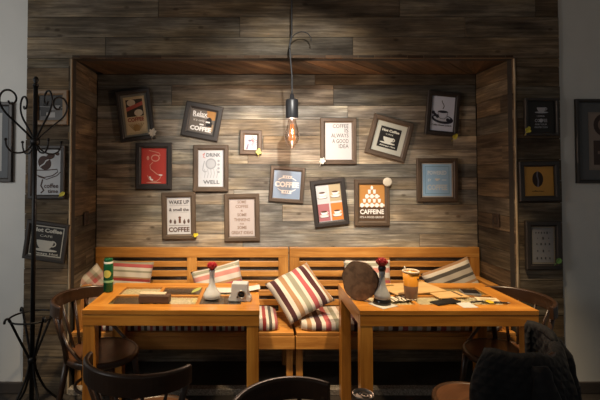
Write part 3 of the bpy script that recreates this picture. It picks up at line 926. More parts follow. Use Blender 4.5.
def pad(label, x0, x1, y0, y1, h, mat):
    """long boxed seat pad with a soft crowned top and piped edge"""
    w, d = x1 - x0, y1 - y0; nu = max(10, int(w / 0.05)); mb = MB()
    sec = []
    r_ = h * 0.38
    for a in range(-90, 91, 30): sec.append((d / 2 - r_ + r_ * math.cos(R(a)), h / 2 + (h / 2 - r_) * (1 if a > 0 else -1 if a < 0 else 0) + r_ * math.sin(R(a))))
    half = sec
    loop = [(y, z) for y, z in half] + [(-y, z) for y, z in half[::-1]]
    n = len(loop); per = [0]
    for k in range(n): per.append(per[-1] + math.dist(loop[k], loop[(k + 1) % n]))
    rows = []
    for i in range(nu + 1):
        x = -w / 2 + w * i / nu; e = abs(2 * i / nu - 1)
        sh = 1.0 if i not in (0, nu) else 0.88
        crown = 0.008 * math.sin(x * 14) * 0.4
        rows.append([mb.av((x, y * sh, h / 2 + (z - h / 2) * sh + (crown if z > h / 2 else 0))) for y, z in loop])
    for i in range(nu):
        for k in range(n):
            k2 = (k + 1) % n
            xa, xb = w * i / nu, w * (i + 1) / nu
            mb.face((rows[i][k], rows[i + 1][k], rows[i + 1][k2], rows[i][k2]), [(xa, per[k]), (xb, per[k]), (xb, per[k + 1]), (xa, per[k + 1])], 0, None, True)
    for rr in (rows[0], rows[-1]): mb.face(rr, [(0, 0)] * n)
    return tag(obj('seat_pad', mb, mat, loc=((x0 + x1) / 2, (y0 + y1) / 2, SZ + 0.001)), label, 'seat cushion', 'seat pads on the benches')


pad('long red, cream and charcoal striped seat pad on the left bench', XL + 0.10, 0.19, 0.0, 0.37, 0.062, F_PAD)
pad('long broad striped seat pad in tan, maroon and rose on the right bench', 0.355, XR - 0.09, 0.0, 0.37, 0.06, F_PAD2)

# ------------------------------------------------------------------ tables with bean inlays
TZ = 0.75
M_BEAN_D = plain('dark_roast_beans', (0.115, 0.068, 0.040), .4, noise=.6, scale=90)
M_BEAN_C = plain('green_coffee_beans', (0.78, 0.66, 0.44), .55, noise=.3, scale=90)
M_BEAN_O = plain('olive_beans', (0.34, 0.26, 0.12), .55, noise=.4, scale=90)
M_PANE = glass_thin('table_glass', (0.97, 0.98, 0.96))


def beans(w, d, mat, seed, parent, loc, n):
    """a tray's worth of coffee beans, one loose heap"""
    r_ = random.Random(seed); mb = MB()
    base = [(0, 0, .0028), (.006, 0, 0), (0, .0042, 0), (-.006, 0, 0), (0, -.0042, 0)]
    for _ in range(n):
        x, y, a = r_.uniform(-w / 2 + .005, w / 2 - .005), r_.uniform(-d / 2 + .005, d / 2 - .005), r_.uniform(0, PI)
        ca, sa, z = math.cos(a), math.sin(a), r_.uniform(0, .004)
        ids = [mb.av((x + p * ca - q * sa, y + p * sa + q * ca, z + s + r_.uniform(-.0006, .0006))) for p, q, s in base]
        for k in range(4): mb.face((ids[0], ids[1 + k], ids[1 + (k + 1) % 4]), [(0, 0)] * 3, 0, None, True)
    mb.box((0, 0, -.002), (w, d, .003))
    return tag(obj('coffee_beans', mb, mat, parent, loc=loc, recalc=False), kind='stuff')


def table(label, fl, fr, depth, pattern, rot):
    """front-left and front-right corners of the top; depth towards +Y"""
    W = (Vector(fr) - Vector(fl)).length; c = (Vector(fl) + Vector(fr)) / 2
    t = thing('table', label, 'table', (c.x, c.y, 0), (0, 0, rot), 'cafe tables with bean inlays')
    D = depth; m = 0.105; th = 0.026
    top = MB(); zc = TZ - th / 2
    top.box((0, m / 2, zc), (W, m, th)); top.box((0, D - m / 2, zc), (W, m, th))
    top.box((-W / 2 + m / 2, D / 2, zc), (m, D - 2 * m, th)); top.box((W / 2 - m / 2, D / 2, zc), (m, D - 2 * m, th))
    iw, idp = W - 2 * m, D - 2 * m; dv = 0.022
    cw, cd = (iw - 2 * dv) / 3, (idp - dv) / 2
    for k in (1, 2): top.box((-iw / 2 + k * cw + (k - .5) * dv, D / 2, zc), (dv, idp, th))
    for k in range(3): top.box((-iw / 2 + cw / 2 + k * (cw + dv), D / 2, zc), (cw, dv, th))
    obj('tabletop', top, W_TABLE, t, bevel=0.002)
    mb = MB(); mb.box((0, D / 2, TZ - th - 0.004), (iw + .04, idp + .04, 0.006)); obj('inlay_tray', mb, W_TABLE, t)
    for r_ in range(2):
        for k in range(3):
            mt = {'D': M_BEAN_D, 'C': M_BEAN_C, 'O': M_BEAN_O}[pattern[r_][k]]
            beans(cw - .002, cd - .002, mt, k * 7 + r_, t, (-iw / 2 + cw / 2 + k * (cw + dv), m + cd / 2 + r_ * (cd + dv), TZ - th + 0.0125), 620)
            mb = MB(); mb.box((-iw / 2 + cw / 2 + k * (cw + dv), m + cd / 2 + r_ * (cd + dv), TZ - 0.0022), (cw, cd, 0.003))
            obj('glass_pane', mb, M_PANE, t)
    ah = 0.06; az = TZ - th - ah / 2; lw = 0.066; ins = 0.001
    for (bx, by, sx, sy) in ((0, ins + .012, W - 2 * ins, .024), (0, D - ins - .012, W - 2 * ins, .024), (-W / 2 + ins + .012, D / 2, .024, D - .06), (W / 2 - ins - .012, D / 2, .024, D - .06)):
        mb = MB(); mb.box((bx, by, az), (sx, sy, ah)); obj('apron', mb, W_TABLE, t, bevel=0.002)
    for sx in (-1, 1):
        for y in (lw / 2 + .002, D - lw / 2 - .002):
            mb = MB(); mb.box((sx * (W / 2 - lw / 2 - .004), y, (TZ - th) / 2), (lw, lw, TZ - th)); obj('leg', mb, W_TABLE, t, bevel=0.004)
    return t


lfl, lfr, lbl, lbr = onZ(81, 310.5, TZ), onZ(260.5, 309.7, TZ), onZ(114.3, 283, TZ), onZ(254.5, 283, TZ)
rfl, rfr, rbl, rbr = onZ(360.3, 311.3, TZ), onZ(537, 309.8, TZ), onZ(340, 283.8, TZ), onZ(482, 282.3, TZ)
print('TABLES', [tuple(round(x, 3) for x in p) for p in (lfl, lfr, lbl, lbr, rfl, rfr, rbl, rbr)])
T1 = table('left varnished cafe table with bean inlays, set with a green can and white vase', (-0.915, -0.576, 0), (0.052, -0.576, 0), 0.558, ('DCD', 'CDC'), R(-0.6))
T2 = table('right varnished cafe table with bean inlays, set with a log slice and tall cup', (0.595, -0.583, 0), (1.565, -0.583, 0), 0.565, ('CCC', 'OCO'), R(0))

# ------------------------------------------------------------------ things on the tables
TT = TZ + 0.0006


def onT(u, v): return onZ(u, v, TT)


p = onT(108.3, 291.5)
t = thing('drink_can', 'tall green drink can with white and yellow marks on the left table', 'can', p)
GRN = plain('green_can', (.008, .10, .04), .22, metal=.3, noise=.2); r_ = .030
mb = MB(); mb.lathe([(0, .004), (.022, .002), (.025, 0), (r_, .008), (r_, .165), (.028, .175), (.026, .18)], 24); obj('body', mb, GRN, t)
mb = MB(); mb.lathe([(.0275, .176), (.0275, .188), (.026, .189), (.0255, .183)], 24); obj('rim', mb, plain('white_band', (.55, .56, .52), .35), t)
mb = MB(); mb.lathe([(0, .183), (.0255, .183), (.027, .188), (.027, .204), (.025, .208), (0, .208)], 24); obj('cap', mb, GRN, t)
mb = MB()
for k in range(13):
    a0, a1 = R(228 + k * 7), R(228 + (k + 1) * 7); f = abs(k - 6) / 6.5; hh = .022 * math.sqrt(max(0, 1 - f * f)) + .002; f2 = abs(k - 5) / 6.5; h2 = .022 * math.sqrt(max(0, 1 - f2 * f2)) + .002
    R_ = r_ + .0006
    ids = [mb.av((math.cos(a0) * R_, math.sin(a0) * R_, .115 - hh)), mb.av((math.cos(a1) * R_, math.sin(a1) * R_, .115 - h2)), mb.av((math.cos(a1) * R_, math.sin(a1) * R_, .115 + h2)), mb.av((math.cos(a0) * R_, math.sin(a0) * R_, .115 + hh))]
    mb.face(ids, [(0, 0)] * 4)
obj('emblem', mb, plain('yellow_mark', (.50, .46, .10), .35), t, recalc=False)
mb = MB(); mb.lathe([(r_ + .0005, .06), (r_ + .0007, .062), (r_ + .0007, .072), (r_ + .0005, .074)], 24); obj('band', mb, plain('pale_green', (.25, .45, .22), .35), t)

# long dark box
t = thing('napkin_box', 'long dark brown leather box with a cream top edge on the left table', 'box', onT(155, 302.2), (0, 0, R(-4)))
mb = MB(); mb.box((0, 0, .0225), (.176, .06, .045)); obj('box_body', mb, plain('brown_leather', (.075, .04, .026), .55, noise=.3, bump=.3), t, bevel=.005)
mb = MB(); mb.box((-.012, .004, .049), (.15, .045, .008)); obj('paper_edge', mb, plain('cream_paper', (.52, .42, .29), .8), t, bevel=.002)


def rose(t, z, s=1.0, col=(.20, .006, .008)):
    mp = plain('rose_petal_%d' % int(col[0] * 100), col, .6, noise=.3, scale=70)
    mb = MB()
    for k, (n, r0, op, h) in enumerate(((3, .008, -.1, .040), (4, .014, -.1, .041), (5, .019, -.05, .040), (6, .023, .05, .036), (6, .025, .25, .030))):
        for i in range(n):
            a = 2 * PI * i / n + k * .6; wd = 2 * PI / n * .75

            def fn(p_, q, a=a, wd=wd, r0=r0, op=op, h=h):
                an = a + (p_ - .5) * 2 * wd * (.55 + .45 * math.sin(PI * min(q + .12, 1)))
                rr = (.004 + (r0 - .004) * math.sin(q * PI / 2) ** .7 + op * .012 * q ** 3) * s
                return (math.cos(an) * rr, math.sin(an) * rr, z + (h * q * (1 - .25 * (2 * p_ - 1) ** 2) - op * .008 * q ** 4) * s)
            mb.grid(fn, 6, 5)
    o = obj('rose', mb, mp, t, recalc=False)
    md = o.modifiers.new('solid', 'SOLIDIFY'); md.thickness = .0012
    st = MB(); st.tube([(0, 0, z - .07), (.001, 0, z - .03), (0, 0, z + .006)], .0022, 7)
    obj('stem', st, plain('stem_green', (.03, .06, .02), .6), t)
    sp = MB()
    for i in range(5):
        a = 2 * PI * i / 5
        sp.tube([(0, 0, z + .001), (math.cos(a) * .010, math.sin(a) * .010, z + .002), (math.cos(a) * .017, math.sin(a) * .017, z - .006)], [.003, .0025, .0005], 5)
    obj('sepal', sp, plain('stem_green', (.03, .06, .02), .6), t)


t = thing('bud_vase', 'white ceramic bud vase holding a single red rose on the left table', 'vase', onT(212, 298.5))
mb = MB(); mb.lathe([(0, .001), (.034, 0), (.047, .006), (.052, .018), (.047, .034), (.033, .052), (.021, .074), (.0155, .10), (.0145, .135), (.0165, .158), (.0195, .167), (.017, .168), (.012, .155), (.011, .12), (.0, .10)], 30)
obj('vase_body', mb, plain('white_glaze', (.54, .56, .57), .18, noise=.05), t); rose(t, .168, 1.15, (.36, .008, .014))

t = thing('bud_vase', 'grey bud vase with a glossy black foot and dark red rose, right table', 'vase', onT(382.3, 303.6) + Vector((0, 0, .0018)))
mb = MB(); mb.lathe([(0, .0), (.046, 0), (.050, .006), (.050, .016), (.045, .026), (.043, .03), (.0, .03)], 30); obj('foot', mb, plain('black_gloss', (.010, .009, .009), .12), t)
mb = MB(); mb.lathe([(.043, .03), (.046, .04), (.043, .055), (.031, .075), (.021, .10), (.017, .13), (.0165, .165), (.018, .185), (.016, .186), (.013, .165), (.013, .12), (.0, .09)], 30)
obj('vase_body', mb, plain('grey_glass', (.30, .31, .32), .12, noise=.1), t)
mb = MB(); mb.lathe([(.018, .183), (.0215, .19), (.022, .205), (.018, .212), (.012, .213), (.011, .19)], 24); obj('collar', mb, plain('dark_rubber', (.02, .02, .02), .4), t)
rose(t, .206, 1.25, (.24, .005, .011))

mb = MB(); a_ = .058; mb.grid(lambda a, b: ((a - .5) * 2 * a_, (b - .5) * 2 * a_, .0004 + .001 * abs(math.sin(5 * a)) * b), 6, 6)
o = obj('napkin', mb, plain('white_paper', (.52, .50, .46), .85, noise=.04), loc=onT(383, 304.8), rot=(0, 0, R(28)), recalc=False)
md = o.modifiers.new('solid', 'SOLIDIFY'); md.thickness = .0008; md.offset = 1
tag(o, 'white paper napkin under the grey glass vase on the right table', 'napkin')

# boxy dispenser with a round spout
t = thing('napkin_dispenser', 'pale grey boxy dispenser with a round black-ringed spout on the left table', 'dispenser', onT(240.2, 299.8), (0, 0, R(-6)))
mb = MB()
prof = [(-.063, 0), (.063, 0), (.066, .012), (.062, .026), (.050, .036), (.046, .098), (.044, .102), (-.044, .102), (-.046, .098), (-.052, .036), (-.062, .024), (-.066, .010)]
mb.xf = Matrix.Rotation(R(90), 4, 'X'); mb.prism(prof, -.036, .036); mb.xf = Matrix.Identity(4)
obj('housing', mb, plain('pale_grey_plastic', (.50, .52, .54), .35, noise=.06), t, bevel=.004)
mb = MB(); mb.xf = Matrix.Translation((.012, -.037, .043)) @ Matrix.Rotation(R(90), 4, 'X'); mb.lathe([(.021, -.002), (.025, .004), (.024, .008), (.019, .008), (.018, -.001)], 24); obj('spout_ring', mb, plain('steel', (.35, .35, .35), .3, metal=.9), t)
mb = MB(); mb.xf = Matrix.Translation((.012, -.037, .043)) @ Matrix.Rotation(R(90), 4, 'X'); mb.lathe([(.0, .003), (.014, .003), (.014, .0), (.019, .0), (.019, -.001)], 24); obj('spout', mb, plain('black_plastic', (.012, .012, .012), .4), t)
mb = MB(); mb.xf = Matrix.Translation((-.012, -.037, .026)) @ Matrix.Rotation(R(90), 4, 'X'); mb.lathe([(.0, .003), (.005, .003), (.006, 0)], 12); obj('button', mb, plain('black_plastic', (.012, .012, .012), .4), t)

# paper lying behind the dispenser, curling past the table edge
c0 = onT(233, 290)
mb = MB(); mb.grid(lambda a, b: ((a - .5) * .34, (b - .5) * .12, .001 + .022 * max(0, a - .55) ** 1.5 * 3 + .006 * math.sin(b * 4) * a), 16, 5)
o = obj('paper_sheet', mb, plain('white_paper', (.52, .50, .46), .85), loc=c0, rot=(0, 0, R(3)), recalc=False)
md = o.modifiers.new('solid', 'SOLIDIFY'); md.thickness = .001; md.offset = 1
tag(o, 'cream paper strip curling behind the dispenser at the right end of the left table', 'paper')

# a fresh green leaf beside the vase
mb = MB(); mb.grid(lambda a, b: ((a - .5) * .07, (b - .5) * .04 * math.sin(PI * (.05 + .9 * a)), .004 + .02 * a + .25 * abs(b - .5) * .04), 10, 4)
o = obj('leaf', mb, plain('fresh_leaf', (.34, .36, .10), .5), loc=onT(196.5, 293), rot=(0, 0, R(40)), recalc=False)
md = o.modifiers.new('solid', 'SOLIDIFY'); md.thickness = .0012; md.offset = 1
tag(o, 'small yellow green leaf lying left of the white bud vase', 'leaf')

# log slice
def log_slice():
    t = thing('log_slice', 'upright slice of a brown log standing at the left end of the right table', 'log slice', onT(360, 300.3), (0, 0, R(-28)))
    r2 = random.Random(8); n = 40; out = []
    for i in range(n):
        a = 2 * PI * i / n; rr = 1 + .03 * math.sin(3 * a + 1) + .02 * math.sin(7 * a) + r2.uniform(-.01, .01)
        x, z = .104 * rr * math.cos(a), .114 + .114 * rr * math.sin(a)
        z = max(z, 0.0) if z < .012 else z
        out.append((x, z))
    m, nt, b = new_mat('log_end_grain'); N, L = nt.nodes, nt.links
    tc = N.new('ShaderNodeTexCoord'); mp = N.new('ShaderNodeMapping'); mp.inputs['Location'].default_value = (0.01, 0, -.12); L.new(tc.outputs['Object'], mp.inputs[0])
    wv = N.new('ShaderNodeTexNoise'); wv.inputs['Scale'].default_value = 9; wv.inputs['Detail'].default_value = 6; wv.inputs['Distortion'].default_value = 1.2
    L.new(mp.outputs[0], wv.inputs['Vector'])
    rp = ramp(nt, [(.3, (.12, .062, .03)), (.5, (.18, .10, .052)), (.7, (.24, .14, .075))]); L.new(wv.outputs['Fac'], rp.inputs[0])
    nz = N.new('ShaderNodeTexNoise'); nz.inputs['Scale'].default_value = 28; L.new(tc.outputs['Object'], nz.inputs['Vector'])
    r3 = ramp(nt, [(.40, (.3, .28, .26)), (.55, (1, 1, 1))]); L.new(nz.outputs['Fac'], r3.inputs[0])
    mx = N.new('ShaderNodeMix'); mx.data_type = 'RGBA'; mx.blend_type = 'MULTIPLY'; mx.inputs[0].default_value = .45; L.new(rp.outputs[0], mx.inputs[6]); L.new(r3.outputs[0], mx.inputs[7])
    L.new(mx.outputs[2], b.inputs['Base Color']); b.inputs['Roughness'].default_value = .75
    mb = MB(); mb.xf = Matrix.Rotation(R(90), 4, 'X'); mb.prism([(x * .965, .004 + z * .965) for x, z in out], -.014, .014); obj('face', mb, m, t)
    bk = MB()
    ids = []
    for k in range(n):
        a = 2 * PI * k / n
        row = []
        for (f, y) in ((.94, .011), (1.0, .0118), (1.0, -.0118), (.94, -.011)):
            x, z = out[k]; row.append(bk.av((x * f, y, max(.0, .118 + (z - .118) * f))))
        ids.append(row)
    for k in range(n):
        k2 = (k + 1) % n
        for j in range(4): bk.face((ids[k][j], ids[k][(j + 1) % 4], ids[k2][(j + 1) % 4], ids[k2][j]), [(0, 0)] * 4)
    obj('bark', bk, plain('bark', (.06, .032, .018), .9, noise=.4, bump=.8), t)


log_slice()

# tall two-tone cup with straw
t = thing('coffee_cup', 'tall two-tone orange and brown cup with a straw on the right table', 'cup', onT(411, 298.5))


def cup_mat():
    m, nt, b = new_mat('two_tone_cup'); N, L = nt.nodes, nt.links
    tc = N.new('ShaderNodeTexCoord'); sx = N.new('ShaderNodeSeparateXYZ'); L.new(tc.outputs['Object'], sx.inputs[0])
    rp = ramp(nt, [(0, (.20, .115, .075)), (.078, (.60, .25, .02))], 'CONSTANT'); L.new(sx.outputs[2], rp.inputs[0])
    L.new(rp.outputs[0], b.inputs['Base Color']); b.inputs['Roughness'].default_value = .35; return m


mb = MB(); mb.lathe([(0, .003), (.034, 0), (.036, .003), (.047, .158), (.0455, .158), (.044, .14), (0, .14)], 30); obj('cup_body', mb, cup_mat(), t)
mb = MB(); mb.lathe([(.0465, .155), (.0495, .157), (.0495, .163), (.047, .166), (.0445, .163), (.0445, .156)], 30); obj('rim', mb, plain('cream_rim', (.62, .55, .44), .4), t)
mb = MB(); mb.lathe([(0, .146), (.0445, .146), (.0445, .144)], 24); obj('drink', mb, plain('milk_foam', (.60, .44, .27), .5), t)
mb = MB(); mb.tube([(-.012, .008, .02), (-.03, .0, .165), (-.038, -.002, .19)], .0035, 8); obj('straw', mb, plain('white_straw', (.7, .68, .62), .4), t)
mb = MB()
for (a, z) in ((-62, .135), (-34, .128), (-48, .098)): pass
R_ = .0468
ids = [mb.av((math.cos(R(a)) * (R_ + (z - .158) * .07 + .001), math.sin(R(a)) * (R_ + (z - .158) * .07 + .001), z)) for a, z in ((-66, .132), (-44, .104), (-24, .128), (-44, .122))]
mb.face(ids, [(0, 0)] * 4); obj('emblem', mb, plain('dark_mark', (.05, .03, .02), .5), t, recalc=False)


def slab(name, label, cat, quad, th, mat, lift=0.0, bevel=.001, parts=None):
    """flat thing whose corners were measured on the table top (front-left, front-right, back-right, back-left)"""
    P = [onZ(u, v, TT + lift + th * .5) for u, v in quad]; c = sum(P, Vector()) / 4
    xa = ((P[1] - P[0]) + (P[2] - P[3])) / 2; ya = ((P[3] - P[0]) + (P[2] - P[1])) / 2
    w, d = xa.length, ya.length
    w, d = max(w, .01), max(d, .01)
    rz = math.atan2(xa.y, xa.x)
    t = thing(name, label, cat, (c.x, c.y, TT + lift), (0, 0, rz))
    return t, w, abs(d * math.cos(math.atan2(ya.y, ya.x) - rz - PI / 2))


t, w, d = slab('phone', 'black smartphone lying flat near the front edge of the right table', 'phone', ((436, 306), (459.5, 302), (453, 298.5), (432, 301.5)), .009, None)
mb = MB(); mb.box((0, 0, .0045), (w, d, .009)); obj('phone_body', mb, plain('black_case', (.012, .011, .011), .4), t, bevel=.003)
mb = MB(); mb.box((0, 0, .0092), (w - .008, d - .008, .0006)); obj('screen', mb, plain('dark_screen', (.006, .006, .008), .12), t)
t, w, d = slab('phone', 'black and silver phone lying behind, near the right end of the right table', 'phone', ((461, 294), (480, 295), (478, 290.8), (461.5, 290)), .012, None)
mb = MB(); mb.box((0, 0, .006), (w, d, .012)); obj('phone_body', mb, plain('silver_case', (.30, .30, .31), .3, metal=.5), t, bevel=.003)
mb = MB(); mb.box((0, 0, .0122), (w - .006, d - .006, .0008)); obj('screen', mb, plain('dark_screen', (.006, .006, .008), .12), t)

t, w, d = slab('menu_board', 'pale plywood menu board lying behind the tall cup on the right table', 'menu', ((389, 296.5), (444, 291.5), (425.5, 281.5), (384, 284.5)), .010, None, .003)
mb = MB(); mb.box((0, 0, .005), (w, d * .96, .008)); obj('board', mb, W_KRAFT, t, bevel=.002)
mb = MB(); mb.box((0, 0, -.0005), (w * .96, d * .92, .004)); obj('dark_backing', mb, plain('dark_card', (.05, .028, .015), .8), t)
mb = MB(); mb.box((-w * .3, d * .32, .0105), (w * .16, .02, .004)); obj('clip', mb, plain('brass', (.45, .33, .12), .35, metal=.8), t, bevel=.001)
t, w, d = slab('menu_board', 'second pale plywood board lying right of the tall cup behind the phone', 'menu', ((437, 298.5), (470, 297), (456, 291), (431, 292.5)), .006, None, .0)
mb = MB(); mb.box((0, 0, .003), (w, d, .006)); obj('board', mb, W_KRAFT, t, bevel=.0015)
mb = MB(); mb.box((w * .3, 0, .0065), (.012, d * .8, .002)); obj('edge_strip', mb, plain('dark_card', (.05, .028, .015), .8), t)

t, w, d = slab('napkin', 'white paper slip hanging over the front edge right of the black phone', 'paper', ((458.5, 308.5), (476, 307), (472, 303), (460, 302)), .001, None)
t['label'] = 'white paper slip lying right of the black phone on the right table'
t.name = 'paper_slip'
mb = MB(); mb.box((0, 0, .0006), (w, d, .001)); obj('sheet', mb, plain('white_paper', (.52, .50, .46), .85), t)
mb = MB(); mb.box((w * .05, d * .05, .0014), (w * .8, d * .75, .0005)); obj('fold', mb, plain('white_paper', (.52, .50, .46), .85), t)


def pen(label, u0, v0, u1, v1, col):
    a, b = onT(u0, v0), onT(u1, v1); c = (a + b) / 2; L_ = (b - a).length
    t = thing('pen', label, 'pen', (c.x, c.y, TT + .0052), (0, 0, math.atan2(b.y - a.y, b.x - a.x)))
    mb = MB(); mb.tube([(-L_ / 2, 0, 0), (L_ / 2 - .02, 0, 0)], .005, 10); obj('barrel', mb, plain('pen_%d' % int(col[0] * 999), col, .35), t)
    mb = MB(); mb.tube([(L_ / 2 - .02, 0, 0), (L_ / 2 - .004, 0, 0), (L_ / 2, 0, 0)], [.005, .002, .0008], 10); obj('tip', mb, plain('steel', (.35, .35, .35), .3, metal=.9), t)
    mb = MB(); mb.box((-L_ / 2 + .022, 0, .006), (.04, .003, .002)); obj('clip', mb, plain('steel', (.35, .35, .35), .3, metal=.9), t)


pen('dark pen lying between the white slip and the yellow sachet', 471, 303.2, 486, 301.8, (.02, .018, .016))
pen('dark pen lying right of the yellow sachet near the table corner', 494, 303.3, 511, 304.0, (.024, .02, .018))
t, w, d = slab('sachet', 'small yellow sachet lying between two dark pens on the right table', 'sachet', ((487.5, 303.5), (494.5, 303), (491, 299.5), (485.5, 300)), .004, None)
mb = MB(); mb.grid(lambda a, b: ((a - .5) * w, (b - .5) * d, .001 + .004 * math.sin(PI * a) * math.sin(PI * b)), 8, 8)
o = obj('packet', mb, plain('yellow_foil', (.62, .40, .02), .35), t, recalc=False); md = o.modifiers.new('solid', 'SOLIDIFY'); md.thickness = .0008; md.offset = 1
mb = MB(); mb.box((-w * .47, 0, .0018), (w * .06, d, .0012)); obj('seal', mb, plain('yellow_seal', (.7, .52, .12), .4), t)
t, w, d = slab('paper_card', 'pale paper card lying behind the two pens near the right end of the table', 'card', ((478, 300.5), (503, 302.5), (494, 297.5), (474, 297)), .001, None)
mb = MB(); mb.box((0, 0, .0006), (w, d * .9, .001)); obj('card', mb, plain('cream_card', (.58, .48, .31), .7), t)
mb = MB(); mb.box((0, 0, .0013), (w * .7, d * .3, .0004)); obj('printed_strip', mb, plain('tan_ink', (.36, .27, .14), .7), t)

# zebra patterned cloth
def zebra():
    m, nt, b = new_mat('zebra_cloth'); N, L = nt.nodes, nt.links
    tc = N.new('ShaderNodeTexCoord'); wv = N.new('ShaderNodeTexWave'); wv.inputs['Scale'].default_value = 14; wv.inputs['Distortion'].default_value = 7; wv.inputs['Detail'].default_value = 1; wv.inputs['Detail Scale'].default_value = 1.2
    L.new(tc.outputs['Object'], wv.inputs['Vector']); rp = ramp(nt, [(0, (.03, .018, .012)), (.5, (.68, .6, .46))], 'CONSTANT'); L.new(wv.outputs['Fac'], rp.inputs[0]); L.new(rp.outputs[0], b.inputs['Base Color']); b.inputs['Roughness'].default_value = .8
    c = onT(401, 299.3); mb = MB()
    mb.grid(lambda a, b_: ((a - .5) * .15, (b_ - .5) * .085, .001 + .005 * abs(math.sin(7 * a + 3 * b_))), 16, 8)
    o = obj('cloth_napkin', mb, m, loc=c, rot=(0, 0, R(12)), recalc=False); md = o.modifiers.new('solid', 'SOLIDIFY'); md.thickness = .0012; md.offset = 1
    tag(o, 'black and cream zebra patterned cloth between the grey vase and tall cup', 'napkin')


zebra()

# ------------------------------------------------------------------ bentwood chairs
SEAT_Z = 0.43


def arc_pt(s, z=0.0):
    """backrest curve, s in -1..1, ends nearest the seat"""
    a = s * R(82)
    return Vector((.222 * math.sin(a) / math.sin(R(82)), -.115 - .165 * (math.cos(a) - math.cos(R(82))) / (1 - math.cos(R(82))), z))


def chair(label, loc, rz):
    t = thing('bentwood_chair', label, 'chair', loc, (0, 0, rz), 'dark bentwood chairs around the tables')
    S = MB(); S.lathe([(0, SEAT_Z - .004), (.10, SEAT_Z - .003), (.165, SEAT_Z + .002), (.178, SEAT_Z + .005)], 36, sy=1.1)
    obj('seat', S, W_SEAT, t)
    S = MB(); S.lathe([(.176, SEAT_Z + .003), (.182, SEAT_Z + .008), (.192, SEAT_Z + .008), (.198, SEAT_Z), (.198, SEAT_Z - .022), (.19, SEAT_Z - .03), (.176, SEAT_Z - .03), (.172, SEAT_Z - .006), (.176, SEAT_Z + .003)], 36, sy=1.1)
    obj('seat_ring', S, W_CHAIR, t)
    for s in (-1, 1):
        mb = MB(); mb.tube([(s * .125, .135, SEAT_Z - .012), (s * .138, .155, .25), (s * .155, .185, 0)], [.019, .017, .012], 12); obj('leg', mb, W_CHAIR, t)
        mb = MB(); mb.tube([(s * .125, -.145, SEAT_Z - .012), (s * .14, -.17, .25), (s * .16, -.22, 0)], [.018, .017, .013], 12); obj('leg', mb, W_CHAIR, t)
        e = arc_pt(s * .93)
        mb = MB(); mb.tube([(s * .155, -.125, SEAT_Z - .012), (s * .18, -.132, .55), (e.x * 1.0, e.y, .70)], [.015, .014, .013], 12); obj('back_post', mb, W_CHAIR, t)
        mb = MB(); mb.tube([Vector((s * x, y, z)) for x, y, z in ((.19, -.128, .60), (.207, -.08, .53), (.210, -.02, .475), (.203, .03, .437), (.197, .06, .42))], .010, 10); obj('brace', mb, W_CHAIR, t)
    mb = MB(); n = 28; z0, z1, th = .680, .762, .011
    rows = []
    for i in range(n + 1):
        s = -1 + 2 * i / n; p = arc_pt(s); q = (arc_pt(min(s + .03, 1.03)) - arc_pt(max(s - .03, -1.03))).normalized(); nn = Vector((-q.y, q.x, 0))
        dip = .010 * s * s
        sec = [(-th, z0 + .004), (-th, z1 - .006 - dip), (-th * .5, z1 - dip), (th * .5, z1 - dip), (th, z1 - .006 - dip), (th, z0 + .004), (0, z0)]
        rows.append([mb.av(p + nn * o_ + Vector((0, 0, z))) for o_, z in sec])
    for i in range(n):
        for k in range(7):
            k2 = (k + 1) % 7; ua, ub = i * .02, (i + 1) * .02
            mb.face((rows[i][k], rows[i + 1][k], rows[i + 1][k2], rows[i][k2]), [(ua, k * .02), (ub, k * .02), (ub, k * .02 + .02), (ua, k * .02 + .02)], 0, None, k in (1, 2, 3))
    for rr in (rows[0], rows[-1]): mb.face(rr, [(0, 0)] * 7)
    obj('top_rail', mb, W_CHAIR, t, bevel=.002)
    for s in (-.62, -.32, 0, .32, .62):
        p = arc_pt(s); b_ = Vector((.155 * s * 1.0, -.190 + .05 * s * s, SEAT_Z - .01))
        m_ = (p + Vector((0, 0, .56)) + b_) / 2; m_.z = .56
        mb = MB(); mb.tube([b_, m_, p + Vector((0, 0, .695))], [.0085, .0085, .0075], 8, flat=(1.3, .8)); obj('spindle', mb, W_CHAIR, t)
    mb = MB(); pts = [(.128 * math.cos(2 * PI * k / 28), -.006 + .152 * math.sin(2 * PI * k / 28), .235) for k in range(29)]
    mb.tube(pts, .009, 8, caps=False); obj('stretcher_ring', mb, W_CHAIR, t)
    return t


proto = chair('dark bentwood chair at the left end of the left table, beside the coat stand', (-.885, -.335, 0), R(-103))
for (lab, x, y, a) in (
        ('dark bentwood chair in front of the left table, seen from behind', -.42, -1.05, -15),
        ('dark bentwood chair at the right end of the right table, behind the draped jacket', 1.495, -.35, 107),
        ('dark bentwood chair with a black jacket draped over its back', 1.065, -.92, 37),
        ('dark bentwood chair at bottom centre of the photo, only its curved top rail in view', .205, -1.605, -135)):
    ch = copy_tree(proto); ch.location = (x, y, 0); ch.rotation_euler = (0, 0, R(a)); ch['label'] = lab

